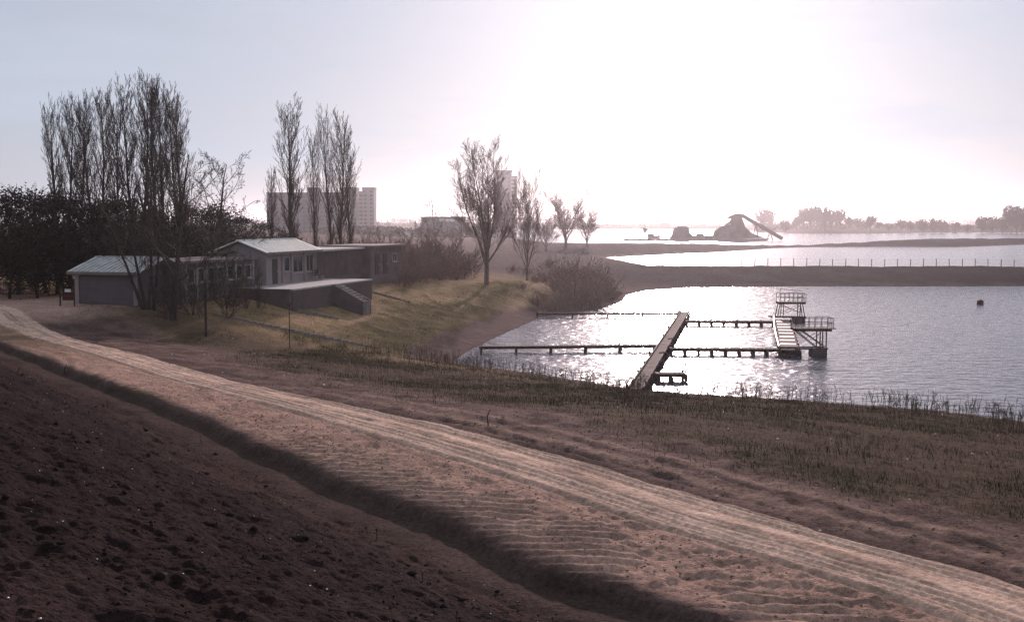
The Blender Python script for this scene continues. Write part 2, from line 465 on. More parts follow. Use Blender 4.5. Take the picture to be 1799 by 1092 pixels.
# ------------------------------------------------------------------ the ground
def soil_colour(x, y):
    sd = shore(x, y); t, s = ts(x, y); q = s - lip(t) + 0.35 * fbm(x * .5, y * .5, 31, 3); st = s - trk(t)
    dist = np.hypot(x, y)
    nA = fbm(x * .25, y * .25, 91, 4); nB = fbm(x * 1.1, y * 1.1, 93, 4); nC = fbm(x * .08, y * .08, 95, 3)
    C = np.zeros(x.shape + (3,))
    def put(rgb, wgt):
        nonlocal C
        C = C * (1 - wgt[..., None]) + np.array(rgb) * wgt[..., None]
    one = np.ones_like(x)
    put((.105, .078, .070), one)                                        # bare earth
    put((.085, .078, .038), sst(-.05, .15, nA) * sst(120, 100, y) * .5)  # thin grass
    lawn = sst(2.6, 4.2, sd + 1.5 * nB) * sst(60, 72, y + .45 * x + 3 * nA) * sst(175, 150, y) * sst(20, 6, x)
    put((.19, .148, .080), lawn)
    put((.135, .112, .058), lawn * sst(-.02, .2, nB + .6 * nA) * .8)
    put((.23, .17, .12), lawn * sst(.05, .25, -nB - .4 * nA) * .7)
    beach = sst(4.4, 2.8, sd + 1.5 * nB) * sst(78, 84, y) * sst(150, 130, y) * sst(16, 8, x)
    put((.085, .060, .058), beach)
    bankg = sst(3.4, 8.5, st + 5.0 * nA + 3 * nB - .02 * t) * sst(1.5, 3.0, sd + nB) * (1 - sst(62, 74, y + .45 * x))
    put((.064, .050, .036), bankg)
    put((.044, .038, .023), bankg * sst(0, .2, nA + .5 * nB) * .8)
    rim = sst(2.6, 1.2, sd + 1.2 * nB) * sst(85, 75, y)
    put((.125, .092, .070), rim)
    soil = sst(1.1, 1.7, st + .6 * nB) * sst(6.5, 4.5, st + 3.0 * nA + 1.6 * nB - .02 * t)
    put((.112, .083, .073), soil)
    put((.062, .046, .042), soil * sst(-.08, .15, nB))
    for o in (2.0, 3.35):
        put((.22, .165, .135), np.exp(-((st - o - .45) / .28) ** 2) * sst(34, 18, t) * .7)
    bench = sst(-.1, .5, q) * sst(-.8, -1.3, st + .5 * nB)
    put((.265, .196, .158), bench)
    put((.160, .118, .098), bench * sst(0, .22, nB) * .45)
    put((.115, .090, .060), bench * sst(34, 50, t + 20 * nA) * .75)
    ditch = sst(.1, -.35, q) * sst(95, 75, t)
    put((.050, .038, .034), ditch)  # ditch soil coloured darker to deepen the band of shade in it
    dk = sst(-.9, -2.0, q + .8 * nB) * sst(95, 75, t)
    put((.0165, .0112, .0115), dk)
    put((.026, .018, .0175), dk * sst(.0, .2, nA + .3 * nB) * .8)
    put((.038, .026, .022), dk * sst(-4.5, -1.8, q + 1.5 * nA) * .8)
    yard = sst(15, 9, np.hypot((x + 39) / 1.0, (y - 80) / .85) + 4 * nA)
    put((.30, .225, .185), yard)
    far = sst(158, 178, y) * sst(0, 40, x + 20)
    put((.022, .016, .021), far)
    put((.035, .032, .026), far * sst(0, .2, nA) * .5)
    put((.09, .068, .062), far * sst(3.0, 1.0, sd) * .5)
    put((.050, .048, .036), sst(700, 1100, dist))
    put((.050, .043, .040), sst(.3, -.6, sd))
    return np.clip(C * np.array((1.32, 1.11, 1.05)), 0, 1)
def build_ground():
    rs = [0.6]
    while rs[-1] < 6200:
        r = rs[-1]
        rs.append(r + max(.035, min(r * r / (6.5 * 1138) * 1.25, .019 * r)))
    rs = np.array(rs)
    core = np.linspace(-29, 29, 500)
    left = -29 - np.cumsum(np.geomspace(.25, 8, 26)); right = 29 + np.cumsum(np.geomspace(.25, 8, 26))
    an = np.radians(np.concatenate([left[::-1], core, right]))
    Rr, A = np.meshgrid(rs, an, indexing='ij')
    X = Rr * np.sin(A); Y = Rr * np.cos(A)
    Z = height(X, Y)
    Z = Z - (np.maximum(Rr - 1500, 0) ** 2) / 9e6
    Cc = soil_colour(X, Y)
    nr, na = X.shape
    idx = np.arange(nr * na).reshape(nr, na)
    F = np.stack([idx[:-1, :-1], idx[:-1, 1:], idx[1:, 1:], idx[1:, :-1]], -1).reshape(-1, 4)[:, ::-1]
    me = np_mesh('ground', np.stack([X, Y, Z], -1).reshape(-1, 3), F)
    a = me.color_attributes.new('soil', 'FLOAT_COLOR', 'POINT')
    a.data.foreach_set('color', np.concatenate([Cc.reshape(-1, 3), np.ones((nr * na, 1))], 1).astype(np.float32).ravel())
    me.polygons.foreach_set('use_smooth', [True] * len(me.polygons))
    return tag(obj('ground', me, M_GROUND), 'sandy soil, turf banks and dikes around the lakes', kind='structure')
build_ground()

def build_track():
    tt = np.arange(-26, TRK_END, .09); ss = np.linspace(-1.75, 1.75, 110)
    T, S = np.meshgrid(tt, ss, indexing='ij')
    x = P0[0] + TD[0] * T + ND[0] * (S + trk(T)); y = P0[1] + TD[1] * T + ND[1] * (S + trk(T))
    z = base_height(x, y)
    wob = .12 * fbm(T * .25, T * 0, 5, 3)
    half = 1.28 + .35 * fbm(T * .6, np.sign(S) * 3 + T * 0, 9, 4)
    prof = 0.02 - .20 * sst(-.22, .28, np.abs(S) - half)
    rut = 0
    for c, wd, dp in ((-.98, .06, .04), (-.78, .10, .075), (-.55, .06, .05), (-.30, .04, .025), (.42, .05, .035), (.66, .11, .08), (.90, .06, .05), (1.12, .05, .03)):
        rut = rut - dp * np.exp(-((S - c - wob - .05 * fbm(T * .8, T * 0 + c, 14, 2)) / wd) ** 2) * (.65 + .7 * (vnoise(T * .35, T * 0 + c * 9, 17)))
    mid = .035 * np.exp(-((S - wob) / .28) ** 2) + .05 * fbm(T * 1.2, S * 3, 25, 4) * sst(.55, .1, np.abs(S - .05)) 
    micro = .045 * fbm(T * .9, S * 4, 23, 4) + .03 * fbm(T * 5, S * 6, 24, 3) + .008 * np.sin(2 * math.pi * T / .17) * sst(.22, .08, np.abs(np.abs(S - wob) - .72))
    z = z + prof + rut + mid + micro
    nB = fbm(T * .5, S * 5, 33, 4); nS = fbm(T * .12, S * 9, 35, 3)
    C = np.ones(T.shape + (3,)) * np.array((.345, .258, .205))
    def put(rgb, wgt):
        nonlocal C
        C = C * (1 - wgt[..., None]) + np.array(rgb) * wgt[..., None]
    put((.43, .33, .265), sst(-.05, .2, nS) * .8)
    put((.20, .148, .118), sst(.45, .12, np.abs(S - .02 - wob)) * sst(-.12, .12, nB) * .85)
    put((.21, .155, .125), sst(.9, 1.3, np.abs(S) + .7 * nB) * .8)
    n0, n1 = T.shape; idx = np.arange(n0 * n1).reshape(n0, n1)
    F = np.stack([idx[:-1, :-1], idx[:-1, 1:], idx[1:, 1:], idx[1:, :-1]], -1).reshape(-1, 4)[:, ::-1]
    me = np_mesh('track', np.stack([x, y, z], -1).reshape(-1, 3), F)
    if me.polygons[0].normal.z < 0: me.flip_normals()
    a = me.color_attributes.new('soil', 'FLOAT_COLOR', 'POINT')
    a.data.foreach_set('color', np.concatenate([np.clip(C * np.array((1.50, 1.31, 1.24)), 0, 1).reshape(-1, 3), np.ones((n0 * n1, 1))], 1).astype(np.float32).ravel())
    me.polygons.foreach_set('use_smooth', [True] * len(me.polygons))
    return tag(obj('track', me, M_TRACK), 'pale rutted sand track running along the bank', kind='structure')
build_track()

wm = MB()
wm.poly([(-900, 30, 0), (3200, 30, 0), (3200, 2400, 0), (-900, 2400, 0)])
tag(wm.build('water', M_WATER), 'rippled lake water catching the low sun', kind='structure')

# ------------------------------------------------------------------ trees
class Tubes:
    def __init__(s): s.V = []; s.F = []; s.n = 0
    def add(s, P, Rd, k):
        P = np.asarray(P, float); n = len(P)
        d = np.gradient(P, axis=0); d /= np.linalg.norm(d, axis=1, keepdims=True) + 1e-9
        ref = np.array([1, 0, 0]) if abs(d[0][0]) < .8 else np.array([0, 1, 0])
        a = np.cross(d, ref); a /= np.linalg.norm(a, axis=1, keepdims=True) + 1e-9
        b = np.cross(d, a)
        th = np.arange(k) * 2 * math.pi / k
        V = P[:, None] + np.asarray(Rd)[:, None, None] * (a[:, None] * np.cos(th)[None, :, None] + b[:, None] * np.sin(th)[None, :, None])
        s.V.append(V.reshape(-1, 3))
        i = np.arange(n - 1)[:, None] * k; j = np.arange(k)[None]; j2 = (j + 1) % k
        s.F.append((np.stack([i + j, i + j2, i + k + j2, i + k + j], -1) + s.n).reshape(-1, 4))
        s.n += n * k
    def mesh(s, name):
        me = np_mesh(name, np.concatenate(s.V), np.concatenate(s.F))
        return me
def grow(rng, p, d, L, r0, up, nseg, wig, r1=None):
    P = [np.array(p, float)]; d = np.array(d, float); d /= np.linalg.norm(d)
    for i in range(nseg):
        d = d + rng.normal(0, wig, 3) + np.array([0, 0, up]); d /= np.linalg.norm(d)
        P.append(P[-1] + d * L / nseg)
    r1 = r0 * .25 if r1 is None else r1
    return np.array(P), np.linspace(r0, r1, nseg + 1)
def pick(P, f):
    q = f * (len(P) - 1); i = min(int(q), len(P) - 2); k = q - i
    return P[i] * (1 - k) + P[i + 1] * k, P[i + 1] - P[i]
def side(rng, d, ang):
    d = d / np.linalg.norm(d); a = rng.normal(0, 1, 3); a -= a.dot(d) * d; a /= np.linalg.norm(a)
    return d * math.cos(ang) + a * math.sin(ang)
def make_tree(name, seed, H, trunk_r, style, mats=('bark', 'twig'), label='', cat='tree', twig_r=.011):
    rng = np.random.default_rng(seed); wood = Tubes(); crown = Tubes()
    def sub(P, Rr, level, L, ang, up, n, f0=.25):
        for i in range(n):
            f = f0 + (1 - f0) * (i + rng.random()) / n
            b, dd = pick(P, f)
            l = L * (1.15 - .65 * f) * rng.uniform(.6, 1.2)
            r = max(twig_r * 1.2, np.interp(f, np.linspace(0, 1, len(Rr)), Rr) * .55)
            q, qr = grow(rng, b, side(rng, dd, ang * rng.uniform(.7, 1.3)), l, r, up, 3 if level else 4, .12, twig_r * .8)
            crown.add(q, qr, 3)
            if level > 0: sub(q, qr, level - 1, l * .5, ang * 1.05, up, max(3, int(n * .62)))
    if style == 'poplar':
        P, Rr = grow(rng, (0, 0, -.3), (rng.normal(0, .02), rng.normal(0, .02), 1), H * .97, trunk_r, .25, 12, .035, .02)
        wood.add(P, Rr, 7)
        n = int(26 + H)
        for i in range(n):
            f = .16 + .80 * (i + rng.random()) / n
            b, dd = pick(P, f)
            env = 0.24 * H * math.sin(math.pi * min(1, (.10 + .95 * (1 - f)))) ** .8
            l = env * rng.uniform(.6, 1.15) + .5
            r = max(.02, trunk_r * (1 - f) * .42)
            q, qr = grow(rng, b, side(rng, dd, R(rng.uniform(20, 38))), l, r, .20, 6, .05, .014)
            (wood if r > .06 else crown).add(q, qr, 4)
            sub(q, qr, 1, l * .34, R(24), .16, 11, .12)
    elif style == 'multi':
        ns = 9
        P, Rr = grow(rng, (0, 0, -.3), (0, 0, 1), H * .22, trunk_r, .1, 4, .04, trunk_r * .8); wood.add(P, Rr, 8)
        for i in range(ns):
            a = 2 * math.pi * (i * .618 + rng.uniform(-.1, .1)); tilt = R(4 + 27 * (i / (ns - 1)) * rng.uniform(.85, 1.1))
            b, _ = pick(P, rng.uniform(.45, 1.0))
            dd = np.array([math.cos(a) * math.sin(tilt), math.sin(a) * math.sin(tilt), math.cos(tilt)])
            l = H * .80 * (1 - .42 * (tilt / R(31)) ** 1.5) * rng.uniform(.9, 1.0)
            q, qr = grow(rng, b, dd, l, trunk_r * .42, .035, 9, .045, .014); wood.add(q, qr, 5)
            for j in range(16):
                f = .15 + .83 * (j + rng.random()) / 16
                b2, d2 = pick(q, f); l2 = H * .25 * (1.2 - .75 * f) * rng.uniform(.6, 1.1)
                g, gr = grow(rng, b2, side(rng, d2, R(rng.uniform(20, 36))), l2, max(.014, trunk_r * .15 * (1 - f)), .09, 5, .06, .009)
                crown.add(g, gr, 3); sub(g, gr, 1, l2 * .5, R(26), .08, 10, .1)
    elif style == 'broad':
        P, Rr = grow(rng, (0, 0, -.3), (rng.normal(0, .08), rng.normal(0, .08), 1), H * .85, trunk_r, .05, 10, .07, .03); wood.add(P, Rr, 7)
        for i in range(17):
            f = .22 + .74 * (i + rng.random()) / 17
            b, dd = pick(P, f); l = H * .46 * (1.1 - .75 * f) * rng.uniform(.7, 1.15)
            q, qr = grow(rng, b, side(rng, dd, R(rng.uniform(40, 68))), l, trunk_r * .42 * (1.05 - f), .06, 6, .11, .014)
            wood.add(q, qr, 5); sub(q, qr, 2, l * .42, R(38), .05, 8, .2)
    elif style == 'stems':                      # a few leaning stems from one stool
        for i, (tx, ty) in enumerate(((-.36, .05), (-.20, -.1), (-.05, .12), (.16, .0), (.05, -.2))):
            P, Rr = grow(rng, (i * .18 - .36, .1 * (i % 2), -.3), (tx, ty, 1), H * rng.uniform(.72, 1), trunk_r * rng.uniform(.7, 1.05), .045, 10, .05, .02)
            wood.add(P, Rr, 6)
            for j in range(14):
                f = .28 + .70 * (j + rng.random()) / 14
                b, dd = pick(P, f); l = H * .26 * (1.15 - .75 * f) * rng.uniform(.6, 1.2)
                q, qr = grow(rng, b, side(rng, dd, R(rng.uniform(28, 55))), l, max(.018, trunk_r * .3 * (1 - f)), .07, 5, .09, .012)
                crown.add(q, qr, 4); sub(q, qr, 1, l * .45, R(34), .06, 8, .2)
    elif style == 'shrub':
        for i in range(9 if seed >= 650 else 27):
            a = rng.uniform(0, 2 * math.pi); tl = R(rng.uniform(4, 52))
            b = np.array([rng.normal(0, .16 * H), rng.normal(0, .16 * H), -.15]) * (.06 if i < 6 else 1) - np.array([0, 0, .2 if i < 6 else 0])
            q, qr = grow(rng, b, (math.cos(a) * math.sin(tl), math.sin(a) * math.sin(tl), math.cos(tl)), H * rng.uniform(.35, 1.08) * math.cos(tl) ** .5, trunk_r * rng.uniform(.4, 1), .06, 6, .10, .012)
            (wood if i < 6 else crown).add(q, qr, 4); sub(q, qr, 1, H * .30, R(32), .06, 9, .12)
    root = thing(name, (0, 0, 0), label, cat)
    obj('trunk', wood.mesh('trunk'), mats[0], root, smooth=True)
    obj('crown', crown.mesh('crown'), mats[1], root)
    return root
def make_leafy(name, seed, H, Wd, leafmat, label, nclump=90, per=46, leaf=.20, trunk_r=.16):
    rng = np.random.default_rng(seed); wood = Tubes(); Vs = []
    P, Rr = grow(rng, (0, 0, -.3), (0, 0, 1), H * .75, trunk_r, .1, 7, .08, .03); wood.add(P, Rr, 6)
    for i in range(nclump):
        f = rng.random() ** .8; a = rng.uniform(0, 2 * math.pi)
        zc = H * (.08 + .90 * f); rad = Wd * math.sqrt(max(.02, math.sin(math.pi * (.13 + .80 * f)))) * math.sqrt(rng.random()) * rng.uniform(.75, 1.12)
        c = np.array([rad * math.cos(a), rad * math.sin(a), zc])
        b, _ = pick(P, min(.98, max(.05, zc / H * .85)))
        q, qr = grow(rng, b, c - b, np.linalg.norm(c - b) * 1.1, .035, .03, 4, .08, .012); wood.add(q, qr, 3)
        cs = rng.uniform(.45, 1.0) * Wd * .27
        m = int(per * rng.uniform(.6, 1.3))
        ctr = c + rng.normal(0, 1, (m, 3)) * np.array([cs, cs, cs * .75]) * .62
        u = rng.normal(0, 1, (m, 3)); u /= np.linalg.norm(u, axis=1, keepdims=True)
        v = rng.normal(0, 1, (m, 3)); v -= (v * u).sum(1, keepdims=True) * u; v /= np.linalg.norm(v, axis=1, keepdims=True)
        sz = leaf * rng.uniform(.6, 1.3, (m, 1))
        Vs.append(np.stack([ctr - u * sz * .55, ctr + v * sz * .32, ctr + u * sz * .55, ctr - v * sz * .32], 1).reshape(-1, 3))
    V = np.concatenate(Vs); F = np.arange(len(V)).reshape(-1, 4)
    root = thing(name, (0, 0, 0), label, 'tree')
    obj('trunk', wood.mesh('trunk'), 'bark', root)
    obj('crown', np_mesh('crown', V, F), leafmat, root)
    return root
class Proto:
    """first placement moves the prototype itself, later ones copy it"""
    def __init__(s, root, H): s.root = root; s.H = H; s.used = False
    def put(s, x, y, h=None, rz=None, label=None, group=None, z=None, wide=1.0, cat=None):
        z = gz(x, y) if z is None else z
        k = (h or s.H) / s.H; rz = random.uniform(0, 6.28) if rz is None else rz
        if not s.used:
            s.used = True; o = s.root; o.location = (x, y, z); o.rotation_euler = (0, 0, rz); o.scale = (k * wide, k * wide, k)
            if label: o['label'] = label
            if group: o['group'] = group
        else:
            o = copy_tree(s.root, (x, y, z), rz, (k * wide, k * wide, k), label, group)
        if cat: o['category'] = cat
        return o

popl = [Proto(make_tree('poplar_tree', 100 + i, 21, .27, 'poplar', label='bare poplar'), 21) for i in range(4)]
GP = 'bare poplars in the clump behind the huts'
LP = 'tall bare poplar in the dense clump rising behind the grey hut'
for i, (u, vtop, y) in enumerate([(97, 172, 104), (113, 168, 99), (134, 172, 108), (160, 160, 98), (178, 148, 105), (203, 165, 110), (224, 134, 100),
                                  (241, 128, 106), (264, 126, 97), (284, 140, 103), (306, 146, 108), (322, 165, 99)]):
    p = at_y(u, vtop, y); g = gz(p[0], y)
    popl[i % 4].put(p[0], y, (p[2] - g) * .95, label=LP, group=GP, wide=.95)
for u, vtop, y, lb, wd in [(512, 172, 126, 'tall bare poplar standing alone just behind the pale-roofed clubhouse', 1.25),
                       (549, 222, 131, 'slender short bare poplar between two taller ones behind the clubhouse', .7),
                       (578, 186, 128, 'twin-looking tall bare poplar, first of the tight row behind the annexe', .8),
                       (597, 190, 125, 'dense bare poplar in the middle of the tight row behind the annexe', .95),
                       (613, 228, 130, 'bare poplar closing the tight row at its lakeward end behind the annexe', .85),
                       (473, 292, 133, 'small bare poplar in front of the long apartment slab', .9)]:
    p = at_y(u, vtop, y); g = gz(p[0], y)
    popl[int(u) % 4].put(p[0], y, (p[2] - g) * .95, label=lb, wide=wd)
multi = [Proto(make_tree('bare_tree', 210 + i, 17, .24, 'multi', ('bark_pale', 'twig_pale'), 'bare tree'), 17) for i in range(2)]
p = ground_px(855, 500)
ptop = at_y(850, 233, p[1])
multi[0].put(p[0], p[1], ptop[2] - p[2], 0.6, 'big bare many-limbed tree standing alone on the grassy slope above the beach', wide=1.2)
hz_trees = []
for u, vt, y, lb, wd in [(926, 282, 152, 'thin bare tree beside the high apartment tower', .75),
                     (770, 332, 190, 'small bare tree over the thicket beside the far low hall', .9),
                     (742, 352, 215, 'lowest bare tree of the thicket beside the far low hall', .9),
                     (808, 340, 205, 'bare tree with a forked crown by the far frosty shore', .8),
                     (994, 326, 330, 'taller of two pale bare trees on the spit by the far lake', 1.8),
                     (1032, 356, 345, 'shorter of two pale bare trees on the spit by the far lake', 1.7),
                     (960, 372, 300, 'low spreading bare tree on the spit by the far lake', 1.9)]:
    p = at_y(u, vt, y); g = gz(p[0], y)
    multi[1].put(p[0], y, p[2] - g, label=lb, wide=wd) if u > 820 else hz_trees.append((p[0], y, p[2] - g, lb))
broad = [Proto(make_tree('broad_tree', 310 + i, 13, .21, 'broad', label='bare tree'), 13) for i in range(2)]
p = ground_px(303, 563); q = at_y(338, 205, p[1])
broad[0].put(p[0], p[1], q[2] - p[2], 1.2, 'wide-branched bare tree leaning over the lawn beside the timber post')
for u, vt, y, lb in [(352, 232, 92, 'spreading bare tree with long side limbs behind the clubhouse end'), (75, 300, 92, 'bare tree reaching out over the dark leafy scrub'),
                     (400, 345, 104, 'low bare tree peering over the clubhouse roof')]:
    p = at_y(u, vt, y); g = gz(p[0], y); broad[1].put(p[0], y, p[2] - g, label=lb)
pale_broad = Proto(make_tree('broad_tree', 333, 13, .14, 'broad', ('bark_pale', 'twig_pale'), 'bare tree'), 13)
for x, y, h, lb in hz_trees: pale_broad.put(x, y, h, label=lb, wide=.85)
stem = Proto(make_tree('stemmed_tree', 410, 10.5, .13, 'stems', label='bare tree with several leaning stems in front of the grey hut'), 10.5)
p = ground_px(262, 545)
stem.put(p[0], p[1], 10.5, 0.0)

leafy = [Proto(make_leafy('leafy_tree', 510 + i, 7.5, 3.1, ['leaf_dark', 'leaf_brown', 'leaf_dark'][i], 'scrub', 90), 7.5) for i in range(3)]
GL = 'evergreen trees behind the huts'
for i, (u, vt, y, h) in enumerate([(-30, 342, 92, 0), (25, 335, 90, 0), (60, 328, 97, 0), (95, 345, 92, 0), (130, 338, 99, 0), (165, 345, 94, 0), (205, 352, 97, 0),
                                   (240, 362, 93, 0), (285, 372, 98, 0), (330, 365, 104, 0), (365, 352, 108, 0), (395, 362, 112, 0), (430, 382, 118, 0), (12, 392, 86, 0),
                                   (62, 400, 87, 0), (110, 412, 89, 0), (300, 410, 93, 0), (345, 405, 97, 0), (465, 392, 122, 0), (500, 402, 124, 0), (-80, 350, 95, 0)]):
    p = at_y(u, vt, y); g = gz(p[0], y)
    leafy[i % 3].put(p[0], y, p[2] - g, label=['blackish evergreen tree in the shadowed scrub behind the huts', 'russet-brown leafy tree in the shadowed scrub behind the huts', 'blackish evergreen tree in the shadowed scrub behind the huts'][i % 3], group=[GL, 'russet trees behind the huts', GL][i % 3], wide=1.05)

shr = [Proto(make_tree('bare_shrub', 610 + i, 4.0, .035, 'shrub', ('twig', 'twig_pale'), 'shrub', 'shrub'), 4.0) for i in range(3)]
GS1 = 'bare shrubs behind the annexe'
for i, (u, vt, y) in enumerate([(530, 402, 128), (560, 398, 133), (600, 396, 136), (640, 398, 135), (665, 404, 140), (690, 402, 150), (712, 396, 158), (735, 394, 150),
                                (760, 398, 160), (790, 402, 150), (745, 420, 138), (775, 428, 136), (720, 425, 140), (815, 420, 150), (700, 432, 133), (800, 440, 140), (722, 448, 124), (738, 452, 126), (712, 462, 118), (770, 455, 130), (640, 425, 140)]):
    p = at_y(u, vt, y); g = gz(p[0], y)
    shr[i % 3].put(p[0], y, max(2.0, p[2] - g), label='bare twiggy shrub in the brown thicket behind the annexe', group=GS1, wide=1.25)
thin = Proto(make_tree('bare_shrub', 655, 4.0, .035, 'shrub', ('twig', 'twig'), 'shrub', 'shrub'), 4.0)
GS0 = 'bare scrub in front of the huts'
for i, (u, vt, y) in enumerate([(335, 400, 79), (378, 405, 85), (408, 412, 89), (296, 440, 77), (432, 440, 84), (452, 462, 85), (395, 440, 80)]):
    p = at_y(u, vt, y); g = gz(p[0], y)
    thin.put(p[0], y, max(2.0, p[2] - g), label='bare twiggy scrub growing in front of the hut and link wing', group=GS0, wide=.9)
GS2 = 'bare shrubs at the head of the swimming bay'
for i, (u, vt, y) in enumerate([(955, 455, 150), (985, 440, 160), (1010, 434, 158), (1040, 440, 160), (1062, 458, 152), (975, 462, 138), (1005, 458, 136), (1035, 466, 138),
                                (1070, 482, 142), (990, 484, 128), (1020, 488, 130), (1050, 490, 132), (1088, 512, 150), (1075, 516, 140), (1045, 512, 128), (1000, 512, 123), (968, 506, 122), (945, 496, 126), (920, 486, 134), (940, 470, 144), (925, 455, 165), (900, 452, 172), (965, 438, 185), (1080, 500, 146)]):
    p = at_y(u, vt + 9, y); g = gz(p[0], y)
    shr[(i + 1) % 3].put(p[0], y, max(1.1, p[2] - g), label='bare twiggy shrub in the thicket at the head of the bay', group=GS2, wide=1.3)
GS3 = 'trees on the far lake shore'
rr = random.Random(5)
farprof = [(1340, 362), (1352, 366), (1400, 378), (1412, 362), (1424, 360), (1436, 358), (1450, 360), (1462, 366), (1476, 364), (1492, 378), (1508, 380), (1530, 376),
           (1545, 388), (1562, 390), (1584, 384), (1600, 386), (1622, 382), (1640, 380), (1655, 382), (1680, 388), (1700, 392), (1726, 376), (1745, 376), (1762, 378),
           (1778, 356), (1788, 358), (1797, 364), (1815, 370), (1380, 384)]
farbush = [Proto(make_tree('far_tree', 700 + i, 11, .14, 'multi', label='far tree', twig_r=.05), 11) for i in range(1)]
for i, (u, vt) in enumerate(farprof):
    y = 930 + rr.uniform(-15, 60) + (180 if u < 1380 else 0)
    p = at_y(u, vt, y); g = gz(p[0], y)
    farbush[0].put(p[0], y, max(4, p[2] - g), label='tall hazy bare tree rising over the far lake shore' if p[2] - g > 14 else 'low rounded hazy tree along the far lake shore', group='tall trees on the far lake shore' if p[2] - g > 14 else 'low trees on the far lake shore', wide=1.7 if p[2] - g < 14 else 1.25)

# distant woods: masses too far to count
def wood_belt(name, u0, u1, y, vt, n, seed, label):
    rng = np.random.default_rng(seed); V = []; 
    for i in range(n):
        u = rng.uniform(u0, u1); yy = y + rng.uniform(0, .12 * y)
        top = at_y(u, vt + 5 * fbm(np.array([u * .02]), np.array([seed * 1.0]), seed, 4)[0] * 2.2, yy); g = max(0, gz(top[0], yy)) if yy < 6000 else 0
        g -= max(yy - 1500, 0) ** 2 / 9e6
        h = max(3, top[2] - g); m = 26; wdt = h * .45
        c = np.stack([rng.normal(top[0], wdt * .6, m), rng.normal(yy, wdt * .6, m), g + h * rng.beta(1.3, 1.5, m)], 1)
        a = rng.normal(0, 1, (m, 3)); a /= np.linalg.norm(a, axis=1, keepdims=True)
        b = rng.normal(0, 1, (m, 3)); b -= (a * b).sum(1, keepdims=True) * a; b /= np.linalg.norm(b, axis=1, keepdims=True)
        s = h * rng.uniform(.07, .16, (m, 1))
        V.append(np.stack([c - a * s, c + b * s, c + a * s, c - b * s], 1).reshape(-1, 3))
    V = np.concatenate(V)
    tag(obj(name, np_mesh(name, V, np.arange(len(V)).reshape(-1, 4)), 'twig'), label, kind='stuff')
wood_belt('distant_wood', 650, 1360, 1560, 392, 420, 3, 'far wooded shoreline fading into the haze')
wood_belt('distant_wood', 1330, 2000, 1000, 392, 330, 4, 'low scrub along the far right lake shore')
wood_belt('distant_wood', 300, 2000, 2600, 384, 500, 6, 'faint woods on the horizon')
wood_belt('distant_wood', 560, 900, 620, 398, 200, 8, 'hazy wood below the apartment blocks')

# ------------------------------------------------------------------ the low buildings by the lake
F2 = Vector((.262, .965, 0)).normalized()      # runs along the facades, away from the camera
N2 = Vector((F2.y, -F2.x, 0))                  # points to the lake
RZ = math.atan2(F2.y, F2.x)                    # local x along facade, local -y towards the lake
FLOOR = 4.8
def bthing(name, p, z, label, cat='building'):
    return thing(name, (p[0], p[1], z), label, cat, None, RZ)
def window(root, x, y, z, wd, ht, glass='window_glass', mull=1, proud=.03):
    """window in a wall that faces local -y at y"""
    f = MB()
    for sx in (-1, 1): f.box((x + sx * wd / 2, y - proud, z), (.09, .10, ht + .09))
    for sz in (-1, 1): f.box((x, y - proud - .004, z + sz * ht / 2), (wd - .09, .10, .09))
    for k in range(mull): f.box((x - wd / 2 + wd * (k + 1) / (mull + 1), y - proud + .004, z), (.06, .07, ht - .09))
    fo = f.build('window_frame', 'window_frame', root)
    MB().box((x, y - .006, z), (wd - .02, .02, ht - .02)).build('pane', glass, fo)
    MB().box((x, y - .09, z - ht / 2 - .08), (wd + .2, .22, .06)).build('sill', 'concrete', fo)
def gable(root, L, Wd, hw, rise, ov, wallm, roofm, seams=12, x0=0):
    """gabled block: local x 0..L, local y 0 (lake side) .. Wd"""
    MB().prism([(0, 0), (L, 0), (L, .24), (0, .24)], -1.2, hw).build('wall', wallm, root)
    MB().prism([(0, Wd - .24), (L, Wd - .24), (L, Wd), (0, Wd)], -1.2, hw).build('wall', wallm, root)
    for xx in (0.0, L - .24):
        e = MB(); k = 0
        pts = [(.24, -1.2), (Wd - .24, -1.2), (Wd - .24, hw), (Wd / 2, hw + rise * (1 - .48 / Wd)), (.24, hw)]
        for dx in (0, .24):
            for yy, zz in pts: e.v.append((xx + dx, yy, zz))
        n = len(pts); e.f += [tuple(reversed(range(n))), tuple(range(n, 2 * n))] + [(i, (i + 1) % n, n + (i + 1) % n, n + i) for i in range(n)]
        e.build('gable_wall', wallm, root)
    sl = rise / (Wd / 2)
    for sgn in (0, 1):
        r = MB(); ya = -ov if not sgn else Wd + ov; za = hw - ov * sl; yb = Wd / 2; zb = hw + rise
        nn = Vector((0, -(sl if not sgn else -sl), 1)).normalized() * .10
        q = [(-ov, ya, za), (L + ov, ya, za), (L + ov, yb, zb), (-ov, yb, zb)]
        r.v = [(a, b, c + .02) for a, b, c in q] + [(a, b + nn.y, c + .02 + nn.z) for a, b, c in q]
        r.f = [(3, 2, 1, 0), (4, 5, 6, 7), (0, 1, 5, 4), (1, 2, 6, 5), (2, 3, 7, 6), (3, 0, 4, 7)]
        ro = r.build('roof', roofm, root)
        for i in range(1, seams):
            x = -ov + (L + 2 * ov) * i / seams
            MB().beam((x, ya + nn.y, za + .045 + nn.z), (x, yb + nn.y, zb + .045 + nn.z), .05, .06).build('roof_seam', roofm, ro)
    MB().box((L / 2, -ov - .03, hw - ov * sl + .01), (L + 2 * ov, .06, .20)).build('fascia', 'fascia', root)
    MB().beam((-ov, Wd / 2, hw + rise + .12), (L + ov, Wd / 2, hw + rise + .12), .3, .06).build('ridge_cap', roofm, root)

